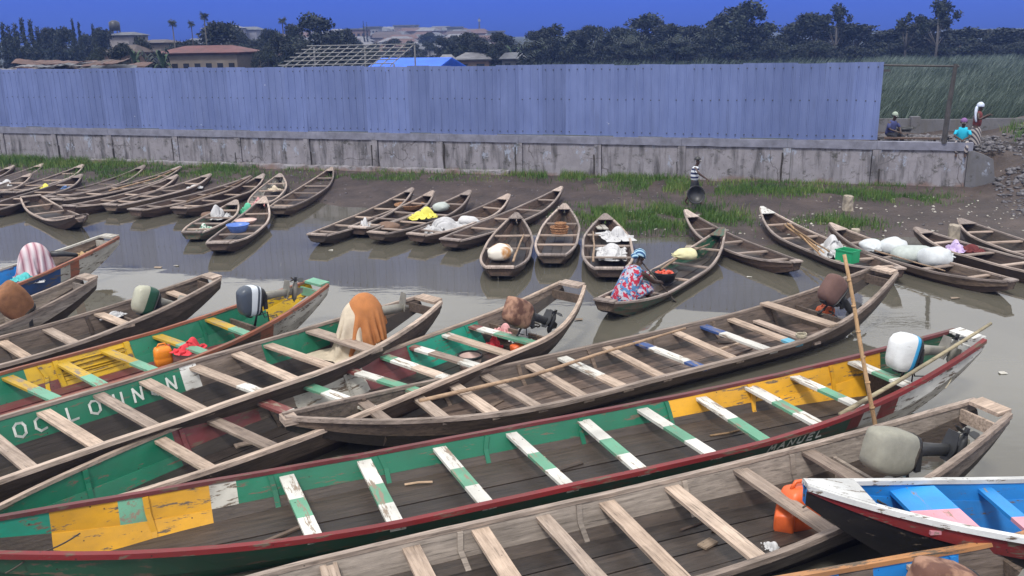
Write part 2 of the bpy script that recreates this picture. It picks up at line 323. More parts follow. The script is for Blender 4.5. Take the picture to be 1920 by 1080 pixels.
for nm, c in (('wall_pale', (0.22, 0.20, 0.20)), ('wall_cream', (0.16, 0.135, 0.115)), ('wall_ochre', (0.16, 0.105, 0.08)), ('wall_grey', (0.14, 0.14, 0.145)), ('wall_white', (0.20, 0.20, 0.22))):
    M[nm] = plain(nm, c, 0.9, 0.25, 0.7)
for nm, c in (('roof_rust', (0.085, 0.042, 0.032)), ('roof_red', (0.10, 0.028, 0.026)), ('roof_tin', (0.08, 0.085, 0.10)), ('roof_pale', (0.14, 0.14, 0.155)), ('roof_brown', (0.055, 0.038, 0.034))):
    M[nm] = plain(nm, c, 0.6, 0.45, 0.9)
M['tarp_blue'] = plain('blue_tarpaulin', (0.015, 0.12, 0.70), 0.5, 0.2, 1.0)
M['window_dark'] = plain('dark_window', (0.015, 0.017, 0.02), 0.25, 0.2)
M['steel_grey'] = plain('old_steel', (0.05, 0.047, 0.048), 0.7, 0.4, 5)
M['lattice_pale'] = plain('pale_poles', (0.20, 0.20, 0.21), 0.8, 0.2, 5)

# ------------------------------------------------------------------ object helpers
def tag(o, label=None, cat=None, group=None, kind=None):
    if label: o['label'] = label
    if cat: o['category'] = cat
    if group: o['group'] = group
    if kind: o['kind'] = kind
    return o

def empty(name, loc=(0, 0, 0), rz=0.0):
    o = bpy.data.objects.new(name, None); col.objects.link(o); o.location = loc; o.rotation_euler = (0, 0, rz); o.empty_display_size = 0.1
    return o

class MB:
    def __init__(self): self.v = []; self.f = []; self.m = []
    def add(self, vs, fs, mi=0):
        b = len(self.v); self.v += [tuple(x) for x in vs]
        for f in fs: self.f.append([i + b for i in f]); self.m.append(mi)
    def box(self, c, s, mi=0, rz=0.0, rot=None):
        R = rot or Matrix.Rotation(rz, 3, 'Z'); c = Vector(c)
        vs = [c + R @ Vector((sx * s[0] / 2, sy * s[1] / 2, sz * s[2] / 2)) for sz in (-1, 1) for sy in (-1, 1) for sx in (-1, 1)]
        self.add(vs, [(0, 2, 3, 1), (4, 5, 7, 6), (0, 1, 5, 4), (2, 6, 7, 3), (0, 4, 6, 2), (1, 3, 7, 5)], mi)
    def loft(self, rings, mis=None, caps=True, closed=True):
        n = len(rings[0]); b = len(self.v)
        for r in rings: self.v += [tuple(x) for x in r]
        for i in range(len(rings) - 1):
            mi = mis[i] if isinstance(mis, (list, tuple)) else (mis or 0)
            for j in range(n if closed else n - 1):
                k = (j + 1) % n
                self.f.append([b + i * n + j, b + i * n + k, b + (i + 1) * n + k, b + (i + 1) * n + j])
                self.m.append(mi[j] if isinstance(mi, (list, tuple)) else mi)
        if caps:
            m0 = mis[0] if isinstance(mis, (list, tuple)) else (mis or 0); m1 = mis[-1] if isinstance(mis, (list, tuple)) else (mis or 0)
            m0 = m0[0] if isinstance(m0, (list, tuple)) else m0; m1 = m1[0] if isinstance(m1, (list, tuple)) else m1
            self.f.append([b + j for j in range(n)][::-1]); self.m.append(m0)
            self.f.append([b + (len(rings) - 1) * n + j for j in range(n)]); self.m.append(m1)
    def tube(self, pts, r, n=8, mi=0, caps=True):
        pts = [Vector(p) for p in pts]; rs = r if isinstance(r, (list, tuple)) else [r] * len(pts); rings = []
        for i, p in enumerate(pts):
            d = (pts[min(i + 1, len(pts) - 1)] - pts[max(i - 1, 0)]).normalized()
            a = d.cross(Vector((0, 0, 1)) if abs(d.z) < 0.95 else Vector((1, 0, 0))).normalized(); bb = d.cross(a)
            rings.append([p + (a * math.cos(2 * PI * k / n) + bb * math.sin(2 * PI * k / n)) * rs[i] for k in range(n)])
        self.loft(rings, mi, caps)
    def build(self, name, mats, parent=None, smooth=False, auto=None):
        me = bpy.data.meshes.new(name); me.from_pydata(self.v, [], self.f)
        if not isinstance(mats, (list, tuple)): mats = [mats]
        for m in mats: me.materials.append(m)
        if any(self.m): me.polygons.foreach_set('material_index', self.m)
        bm = bmesh.new(); bm.from_mesh(me); bmesh.ops.recalc_face_normals(bm, faces=bm.faces); bm.to_mesh(me); bm.free()
        if smooth: me.polygons.foreach_set('use_smooth', [True] * len(me.polygons))
        o = bpy.data.objects.new(name, me); col.objects.link(o); o.parent = parent
        return o

def mesh_np(name, V, Q, mats, tone=None, parent=None, smooth=False):
    """fast mesh from numpy arrays; Q is (n, 3) or (n, 4); tone is one value per face"""
    me = bpy.data.meshes.new(name); nv, nf, k = len(V), len(Q), Q.shape[1]
    me.vertices.add(nv); me.vertices.foreach_set('co', np.asarray(V, np.float32).ravel())
    me.loops.add(nf * k); me.loops.foreach_set('vertex_index', np.asarray(Q, np.int32).ravel())
    me.polygons.add(nf); me.polygons.foreach_set('loop_start', np.arange(0, nf * k, k, dtype=np.int32)); me.polygons.foreach_set('loop_total', np.full(nf, k, np.int32))
    if smooth: me.polygons.foreach_set('use_smooth', np.ones(nf, bool))
    if tone is not None:
        a = me.attributes.new('tone', 'FLOAT', 'FACE'); a.data.foreach_set('value', np.asarray(tone, np.float32))
    for m in (mats if isinstance(mats, (list, tuple)) else [mats]): me.materials.append(m)
    me.update(calc_edges=True); me.validate()
    o = bpy.data.objects.new(name, me); col.objects.link(o); o.parent = parent
    return o

def copy_tree(o, parent=None):
    c = o.copy(); col.objects.link(c); c.parent = parent
    for ch in [x for x in col.objects if x.parent == o]: copy_tree(ch, c)
    return c

# ------------------------------------------------------------------ terrain, water, bank
WO = Vector((-22.144, 39.972, 0)); WE = Vector((0.9529, -0.30328, 0)); WN = Vector((-0.30328, -0.9529, 0))   # wall origin, along, towards the water
def W(s, d, z): return WO + WE * s + WN * d + Vector((0, 0, z))
WALL_RZ = math.atan2(WE.y, WE.x)
SHORE = [(-60, 11), (-20, 11), (4.05, 10.56), (7.92, 8.03), (11.98, 6.45), (15.38, 4.37), (17.03, 4.34), (19.11, 5.21), (20.77, 5.52), (23.11, 5.46), (25.27, 6.26), (27.37, 6.95), (29.18, 7.75),
         (30.54, 7.36), (32.11, 8.04), (33.4, 7.29), (34.99, 6.6), (36.08, 6.02), (37.35, 6.05), (38.65, 6.98), (41.48, 7.93), (60, 10)]
def shore(s): return np.interp(s, [a for a, b in SHORE], [b for a, b in SHORE])
def smooth(x): x = min(max(x, 0.0), 1.0); return x * x * (3 - 2 * x)
def bank_z(s, d):
    ds = float(shore(s)) + 0.35 * mnoise.noise((s * 0.9, 3.1, 0.2))
    z = 0.43 * max(0.0, 1 - d / ds) ** 0.85 if d < ds else -0.28 * (d - ds)
    z += 0.05 * mnoise.noise((s * 0.7, d * 0.7, 1.0)) * min(1, abs(d - ds)) + 0.025 * mnoise.noise((s * 2.6, d * 2.6, 4.0))
    k = smooth((s - 38.3) / 2.2)                      # beyond the wall's end the bank climbs to the fill behind it
    if k > 0: z += k * 1.25 * smooth((3.2 - d) / 5.5) + k * 0.10 * mnoise.noise((s * 1.7, d * 1.7, 7.0))
    return z
ss = np.concatenate([np.linspace(-60, -4, 25), np.arange(-3.5, 46, 0.28), np.linspace(47, 60, 8)]); dd = np.concatenate([np.arange(-0.12, 11.5, 0.22), np.array([12.5, 14])])
ss = [s for s in ss]
def grid_mesh(name, sv, dv, zf, mat, kind):
    V = []
    for s in sv:
        for d in dv: V.append(W(float(s), float(d), zf(float(s), float(d))))
    nd = len(dv); Q = [(i * nd + j, (i + 1) * nd + j, (i + 1) * nd + j + 1, i * nd + j + 1) for i in range(len(sv) - 1) for j in range(nd - 1)]
    o = mesh_np(name, np.array([tuple(v) for v in V]), np.array(Q), mat, smooth=True); o['kind'] = kind; return o
grid_mesh('river_bank', ss, dd, bank_z, M['mud'], 'structure')
# made ground behind the wall's end
grid_mesh('fill_ground', np.arange(33.0, 60.01, 0.6), np.linspace(-9.0, -0.12, 17),
          lambda s, d: bank_z(s, d) + (1.42 + 0.12 * mnoise.noise((s, d, 2.0)) - bank_z(s, d)) * (1.0 if s < 38.3 else smooth((-d - 0.15) / 1.2) * (1 - smooth((s - 39.5) / 3))), M['mud'], 'structure')
mb = MB()
P = [W(-2500, -2800, 0.42), W(2500, -2800, 0.42), W(2500, -0.5, 0.42), W(-2500, -0.5, 0.42)]
mb.add(P, [(0, 1, 2, 3)]); o = mb.build('ground', M['field_ground']); o['kind'] = 'structure'
mb = MB(); P = [W(-2500, -0.4, 0), W(2500, -0.4, 0), W(2500, 400, 0), W(-2500, 400, 0)]
mb.add(P, [(0, 1, 2, 3)]); o = mb.build('river_water', M['water']); o['kind'] = 'structure'
# low hill that carries the town
V = []; gx = np.linspace(-330, 60, 50); gy = np.linspace(190, 560, 30)
def hill_z(x, y):
    a = math.exp(-((x + 46) / 70) ** 2) * smooth((y - 195) / 200)
    return 0.3 + 4.6 * a + 1.2 * smooth((y - 200) / 260) * smooth((40 - x) / 60) + 0.5 * mnoise.noise((x * 0.02, y * 0.02, 0))
for x in gx:
    for y in gy: V.append((x, y, hill_z(x, y)))
Q = [(i * 30 + j, (i + 1) * 30 + j, (i + 1) * 30 + j + 1, i * 30 + j + 1) for i in range(49) for j in range(29)]
o = mesh_np('town_hill', np.array(V), np.array(Q), M['field_ground'], smooth=True); o['kind'] = 'structure'

# ------------------------------------------------------------------ concrete wall
POSTS = [-8.6, -5.7, -2.87, 0.0, 2.87, 5.7, 8.95, 11.9, 15.0, 17.9, 20.55, 23.6, 26.5, 29.4, 32.85, 35.6, 38.4]
wall = empty('concrete_wall', W(0, 0, 0), WALL_RZ)       # local x along the wall, local -y towards the water
tag(wall, 'long stained concrete river wall with pilasters and a cracked coping', 'wall')
TOPZ = 1.83
def lump_panel(s0, s1, z0, z1, th, y0, nx=8, nz=5, amp=0.012, cut=None):
    """concrete bay: a slab with a slightly uneven face"""
    b = MB(); F = []; 
    for i in range(nx + 1):
        for k in range(nz + 1):
            x = s0 + (s1 - s0) * i / nx; z = z0 + (z1 - z0) * k / nz
            if cut: z = min(z, cut(x))
            e = 0 if i in (0, nx) or k in (0, nz) else amp * mnoise.noise((x * 1.3, z * 2, 5))
            F.append((x, y0 + e, z))
    nv = len(F); B = [(x, y0 + th, z) for x, y, z in F]
    fs = [(i * (nz + 1) + k, (i + 1) * (nz + 1) + k, (i + 1) * (nz + 1) + k + 1, i * (nz + 1) + k + 1) for i in range(nx) for k in range(nz)]
    fs += [tuple(nv + q for q in f[::-1]) for f in fs]
    for i in range(nx):
        a, c = i * (nz + 1), (i + 1) * (nz + 1); fs += [(a, a + nv, c + nv, c), (a + nz, c + nz, c + nz + nv, a + nz + nv)]
    for k in range(nz):
        fs += [(k, k + 1, k + 1 + nv, k + nv)]; a = nx * (nz + 1); fs += [(a + k, a + k + nv, a + k + 1 + nv, a + k + 1)]
    b.add(F + B, fs); return b
for i in range(len(POSTS) - 1):
    a, b_ = POSTS[i], POSTS[i + 1]
    lump_panel(a + 0.135, b_ - 0.135, -0.05, TOPZ - 0.26, 0.16, 0.012 + rnd.uniform(-.006, .006)).build('wall_panel', M['concrete'], wall)
    mb = MB(); x0, x1 = a + 0.004, b_ - 0.004; wv = []
    for k in range(9):
        x = x0 + (x1 - x0) * k / 8; e = 0.008 * mnoise.noise((x, 9, 0))
        wv.append([(x, -0.045 + e, TOPZ - 0.255 + 0.02 * mnoise.noise((x * 2, 1, 1))), (x, -0.05 + e, TOPZ), (x, 0.20, TOPZ), (x, 0.20, TOPZ - 0.255)])
    mb.loft(wv); mb.build('coping', M['coping'], wall)
for s in POSTS[:-1]:
    mb = MB(); wd = 0.125 + rnd.uniform(-.012, .012); lean = rnd.uniform(-.02, .02)
    mb.loft([[(s - wd + lean * z, -0.035, z), (s + wd + lean * z, -0.035, z), (s + wd + lean * z, 0.18, z), (s - wd + lean * z, 0.18, z)] for z in (-0.05, 0.4, 0.9, TOPZ - 0.262)])
    mb.build('pilaster', M['concrete'], wall)
for s in POSTS[:-1]:
    mb = MB(); x = s + rnd.choice((-.14, .14)); w_ = rnd.uniform(.012, .03); z1 = rnd.uniform(.9, TOPZ - .28); pts = [(x + .03 * mnoise.noise((s, z * 2, 0)), z) for z in np.linspace(.1, z1, 8)]
    mb.loft([[(q - w_, -.042, z), (q + w_ * (.6 + rnd.random() * .8), -.042, z), (q + w_, .02, z), (q - w_, .02, z)] for q, z in pts]); mb.build('joint', M['damp_joint'], wall)
# broken end of the wall
lump_panel(38.275, 39.15, -0.05, 1.60, 0.2, -0.05, 6, 6, 0.03, cut=lambda x: 1.60 - 0.30 * max(0, (x - 38.3) / .85) ** 1.2 - 0.9 * smooth((x - 38.98) / 0.2) - 0.05 * mnoise.noise((x * 9, 0, 0))).build('broken_end', M['concrete_plain'], wall)
# lower ledge of eroded plaster at the foot
mb = MB(); rr = []
for k in range(80):
    s = 3.5 + k * 0.25; e = 0.05 * mnoise.noise((s * 1.5, 0, 3)); e2 = 0.09 * mnoise.noise((s * 0.8, 4, 3))
    rr.append([(s, -0.26 + e2, 0.30), (s, -0.22 + e2, 0.55 + e), (s, -0.05, 0.58 + e), (s, -0.05, 0.30)])
mb.loft(rr); mb.build('footing', M['concrete'], wall)

# ------------------------------------------------------------------ metal fence on the wall
fence = empty('metal_fence', W(0, 0, TOPZ), WALL_RZ)
tag(fence, 'long bluish corrugated metal sheet fence standing on the concrete wall', 'fence')
RIB = 0.285; SH = 3 * RIB; FH = 2.42
def sheet_mb(v_=0):
    prof = []
    for r in range(3):
        x = r * RIB
        prof += [(x, 0), (x + 0.105, 0), (x + 0.118, -0.017), (x + 0.152, -0.017), (x + 0.165, 0), (x + 0.225, 0.0), (x + 0.232, -0.005), (x + 0.24, 0.0)]
    prof += [(SH + 0.012, 0)]
    b = MB(); rings = []
    for k, z in enumerate((0.0, 0.3, 0.6, 0.9, 1.2, 1.5, 1.8, 2.1, FH)):
        rings.append([(x, y + 0.006 * math.sin(k * 1.1 + x * 3), z) for x, y in prof] + [(x, y + 0.006 * math.sin(k * 1.1 + x * 3) + 0.005, z) for x, y in reversed(prof)])
    if v_:
        rings = [[(x, y + .016 * mnoise.noise((x * 2.2 + v_ * 7, z * 1.4, v_)) + (.03 * max(0, .5 - z) if v_ == 2 and x < .3 else 0), z) for x, y, z in r] for r in rings]
    b.loft(rings); return b
SHEETS = []
sheet0 = None; screws = MB()
n0 = -10; n1 = int((35.6 + 9) / SH)
s = 35.58 - SH
while s > -9.5:
    if len(SHEETS) < 4: o = sheet_mb(len(SHEETS)).build('sheet', M['sheet'], fence, True); SHEETS.append(o); o.modifiers.new('edges', 'EDGE_SPLIT').split_angle = math.radians(14)
    else: o = rnd.choice(SHEETS).copy(); col.objects.link(o); o.parent = fence
    o.location = (s, 0.03 + rnd.uniform(-.006, .006), 0.012 + rnd.uniform(-.008, .035)); o.rotation_euler = (rnd.uniform(-.004, .004), rnd.uniform(-.006, .006), rnd.uniform(-.008, .008))
    for r in range(3):
        for z in (0.16, 1.28, FH - 0.12):
            if rnd.random() < 0.84:
                x = s + r * RIB + 0.135; y = -0.004; zz = z + rnd.uniform(-.02, .02); q = 0.019
                screws.add([(x - q, y, zz - q), (x + q, y, zz - q), (x + q, y, zz + q), (x - q, y, zz + q), (x, y - 0.016, zz)], [(0, 1, 4), (1, 2, 4), (2, 3, 4), (3, 0, 4)])
    s -= SH
o = screws.build('screw', M['black_rubber'], fence); o['kind'] = 'stuff'
mb = MB(); mb.box((13.3, 0.10, 0.10), (45, 0.05, 0.07)); mb.build('bottom_rail', M['steel_grey'], fence)
mb = MB(); mb.box((13.3, 0.10, 2.2), (45, 0.05, 0.07)); mb.build('top_rail', M['steel_grey'], fence)
# open bay at the fence's end
gate = empty('gate_frame', W(37.55, 0.0, 1.80), WALL_RZ); tag(gate, 'bare leaning post and crossbar at the open end of the metal fence', 'frame')
mb = MB(); mb.tube([(0.0, -0.02, 0.0), (0.03, 0, 1.2), (0.10, 0.02, 2.42)], [0.085, 0.075, 0.06], 8); mb.build('post', M['steel_grey'], gate)
mb = MB(); mb.tube([(-1.96, 0.03, 2.40), (-0.8, 0.03, 2.37), (0.2, 0.03, 2.35)], 0.035, 6); mb.build('crossbar', M['steel_grey'], gate)
# low parapet wall behind the opening
pw = empty('parapet_wall', at(1770, 248, 1.42), WALL_RZ + 0.16); tag(pw, 'low grey concrete wall in front of the tall reeds at the far right', 'wall')
for i in range(5):
    x = -3.4 + i * 2.3
    lump_panel(x + 0.17, x + 2.13, -0.3, 0.52 - 0.03 * (i % 2), 0.15, 0.0).build('wall_panel', M['concrete_plain'], pw)
    mb = MB(); mb.box((x, 0.05, 0.15), (0.34, 0.30, 0.90)); mb.build('pilaster', M['concrete_plain'], pw)

# ------------------------------------------------------------------ boats
# end x, y, heading, length, beam, mid height, end height, tail height, end half-width, tail half-width, taper starts
BOATS = {
'N1': (-9.506, 21.104, 1.129, 10.874, 1.561, 0.457, 0.859, 0.500, 0.274, 0.120, 0.473, 0.550),
'N2': (-8.197, 17.023, 0.98, 6.5, 1.08, 0.423, 0.914, 0.500, 0.257, 0.120, 0.6, 0.550),
'N3': (-5.804, 17.083, 0.847, 10.589, 1.519, 0.435, 0.870, 0.500, 0.259, 0.120, 0.399, 0.550),
'N4': (-3.633, 16.488, 0.855, 10.554, 1.819, 0.448, 0.872, 0.500, 0.285, 0.120, 0.373, 0.550),
'N5': (-1.447, 15.380, 0.839, 10.950, 1.884, 0.605, 0.830, 0.476, 0.290, 0.122, 0.300, 0.615),
'N6': (1.122, 16.012, 0.853, 10.412, 1.677, 0.479, 0.889, 0.500, 0.274, 0.120, 0.202, 0.550),
'N7': (7.031, 16.481, 0.532, 11.539, 1.748, 0.339, 0.919, 0.706, 0.266, 0.068, 0.316, 0.640),
'N9': (6.785, 12.755, 0.386, 13.591, 1.783, 0.353, 0.889, 0.791, 0.280, 0.148, 0.368, 0.636),
'N11': (5.666, 9.937, 0.385, 11.140, 1.807, 0.404, 0.956, 0.516, 0.249, 0.122, 0.421, 0.615),
'N12': (2.783, 7.871, -3.076, 8.258, 1.526, 0.600, 1.102, 0.700, 0.059, 0.120, 0.456, 0.550),
'N13': (6.250, 7.373, 0.241, 10.398, 1.148, 0.641, 1.162, 0.500, 0.252, 0.120, 0.201, 0.550),
'a': (-19.989, 36.620, 1.416, 5.502, 0.949, 0.258, 0.554, 0.320, 0.050, 0.280, 0.500, 0.600),
'b': (-19.187, 37.349, 1.468, 5.300, 0.960, 0.274, 0.514, 0.320, 0.051, 0.280, 0.478, 0.599),
'c': (-18.329, 34.615, 1.593, 5.420, 0.971, 0.287, 0.486, 0.320, 0.052, 0.280, 0.491, 0.600),
'd': (-17.274, 36.727, 1.526, 5.322, 0.966, 0.294, 0.532, 0.308, 0.052, 0.276, 0.490, 0.600),
'e': (-16.018, 33.845, 1.500, 5.560, 0.998, 0.313, 0.547, 0.269, 0.054, 0.301, 0.416, 0.624),
'f': (-12.330, 25.666, -0.855, 5.3, 1.001, 0.197, 0.525, 0.446, 0.204, 0.305, 0.441, 0.617),
'g': (-14.447, 35.885, 1.386, 5.779, 0.955, 0.249, 0.574, 0.326, 0.052, 0.280, 0.493, 0.597),
'h': (-12.854, 35.421, 1.223, 6.155, 0.976, 0.257, 0.566, 0.323, 0.051, 0.281, 0.466, 0.606),
'i': (-12.151, 33.043, 1.220, 5.104, 0.970, 0.240, 0.574, 0.345, 0.054, 0.281, 0.520, 0.626),
'j': (-11.106, 33.553, 1.254, 5.240, 0.995, 0.296, 0.516, 0.302, 0.052, 0.285, 0.480, 0.614),
'k': (-9.372, 32.687, 1.160, 5.509, 0.900, 0.280, 0.539, 0.300, 0.050, 0.282, 0.487, 0.602),
'l': (-8.963, 32.926, 1.343, 5.473, 0.920, 0.256, 0.568, 0.337, 0.051, 0.281, 0.422, 0.611),
'm': (-8.485, 33.406, 1.671, 5.238, 0.974, 0.281, 0.503, 0.318, 0.051, 0.281, 0.466, 0.600),
'n': (-8.480, 27.764, 1.519, 3.608, 0.954, 0.304, 0.509, 0.280, 0.048, 0.279, 0.525, 0.599),
'o': (-7.544, 27.562, 1.591, 5.104, 1.059, 0.227, 0.632, 0.349, 0.052, 0.284, 0.461, 0.621),
'p': (-6.743, 34.344, 1.513, 6.934, 1.005, 0.259, 0.574, 0.322, 0.051, 0.292, 0.454, 0.624),
'q': (-3.174, 29.239, 1.257, 6.218, 0.900, 0.257, 0.557, 0.331, 0.052, 0.284, 0.518, 0.618),
'r': (-2.460, 28.544, 1.186, 4.570, 0.900, 0.271, 0.560, 0.303, 0.053, 0.283, 0.479, 0.605),
's': (-1.282, 28.576, 1.158, 5.620, 1.008, 0.260, 0.555, 0.334, 0.055, 0.282, 0.478, 0.604),
't': (-0.054, 27.693, 1.073, 5.081, 0.982, 0.265, 0.561, 0.316, 0.055, 0.284, 0.454, 0.618),
'u': (1.643, 28.749, 1.097, 7.008, 1.033, 0.260, 0.595, 0.316, 0.049, 0.293, 0.470, 0.630),
'v': (0.159, 24.553, 1.489, 5.071, 1.17, 0.271, 0.580, 0.327, 0.049, 0.307, 0.500, 0.693),
'w': (1.565, 25.951, 1.456, 5.370, 1.05, 0.277, 0.549, 0.319, 0.053, 0.299, 0.436, 0.648),
'x': (2.575, 24.320, 1.486, 5.081, 1.20, 0.294, 0.546, 0.323, 0.051, 0.313, 0.448, 0.660),
'y': (5.221, 21.886, 1.002, 6.452, 1.075, 0.184, 0.624, 0.417, 0.056, 0.216, 0.416, 0.629),
'z': (4.776, 24.381, 1.865, 5.228, 0.970, 0.209, 0.605, 0.374, 0.054, 0.118, 0.451, 0.600),
'A': (6.915, 24.622, 1.779, 6.223, 1.156, 0.222, 0.612, 0.399, 0.056, 0.123, 0.403, 0.671),
'B': (8.071, 22.480, 1.964, 5.267, 1.008, 0.245, 0.562, 0.351, 0.055, 0.125, 0.446, 0.651),
'C': (10.122, 22.223, 1.883, 4.744, 0.989, 0.288, 0.473, 0.325, 0.053, 0.119, 0.442, 0.594),
'D': (11.746, 23.286, 1.661, 4.446, 1.045, 0.300, 0.460, 0.327, 0.054, 0.119, 0.425, 0.588),
}
class Hull:
    """a boat's lines in its own frame: x runs towards the end, y to the left, s is the distance back from the end"""
    def __init__(self, key, near):
        (self.ex, self.ey, self.hd, self.L, self.B, self.zm, self.ze, self.zt, self.we, self.wt, self.la, self.lb) = BOATS[key]
        self.key, self.near = key, near; self.seed = (sum(map(ord, key)) * 1.37) % 91
        self.mid = Vector((self.ex, self.ey, 0)) - Vector((math.cos(self.hd), math.sin(self.hd), 0)) * self.L / 2
    def w(self, s):
        u = min(max(s / self.L, 0), 1); a = max(1 - u / self.la, 0); b = max((u - self.lb) / (1 - self.lb), 0)
        return self.we + (self.B / 2 - self.we) * (1 - a * a) - (self.B / 2 - self.wt) * b ** 2.2
    def z(self, s):
        u = min(max(s / self.L, 0), 1); a = max(1 - u / self.la, 0); b = max((u - self.lb) / (1 - self.lb), 0)
        return self.zm + (self.ze - self.zm) * a * a + (self.zt - self.zm) * b * b + 0.008 * mnoise.noise((s * 0.9, self.seed, 0))
    def chine(self, s):
        r1 = 2.3 if self.near else 1.5; r2 = 2.6 if self.near else 1.1
        a = max(1 - s / r1, 0); b = max(1 - (self.L - s) / r2, 0)
        zb = -0.10 if self.near else -0.07
        z = zb + (self.ze - (0.20 if self.near else 0.16) - zb) * a ** 1.7 + (self.zt - 0.18 - zb) * b ** 1.8
        fl = 0.62 + 0.24 * a * (1 if self.near else 0) + 0.1 * b
        return self.w(s) * fl, min(z, self.z(s) - 0.10)
    def side(self, s, v, sgn, off=0.0):
        """point on the side: v = 0 gunwale, 1 chine; off moves it inwards"""
        wg, zg = self.w(s), self.z(s); wb, zb = self.chine(s)
        y = wg + (wb - wg) * v; z = zg + (zb - zg) * v
        y += 0.035 * math.sin(v * PI) * min(1, wg * 2) + 0.006 * mnoise.noise((s * 1.2, v * 2 + sgn, self.seed))
        return Vector((self.L / 2 - s, sgn * max(y - off, 0.004), z))
    def world(self, p):
        return Matrix.Translation(self.mid) @ Matrix.Rotation(self.hd, 4, 'Z') @ Vector(p)
    def local(self, p):
        q = Matrix.Rotation(-self.hd, 3, 'Z') @ (Vector(p) - self.mid); return self.L / 2 - q.x, q.y
HULLS = {}
def pick(zones, s, default):
    for a, b, m in zones or []:
        if a <= s <= b: return m
    return default

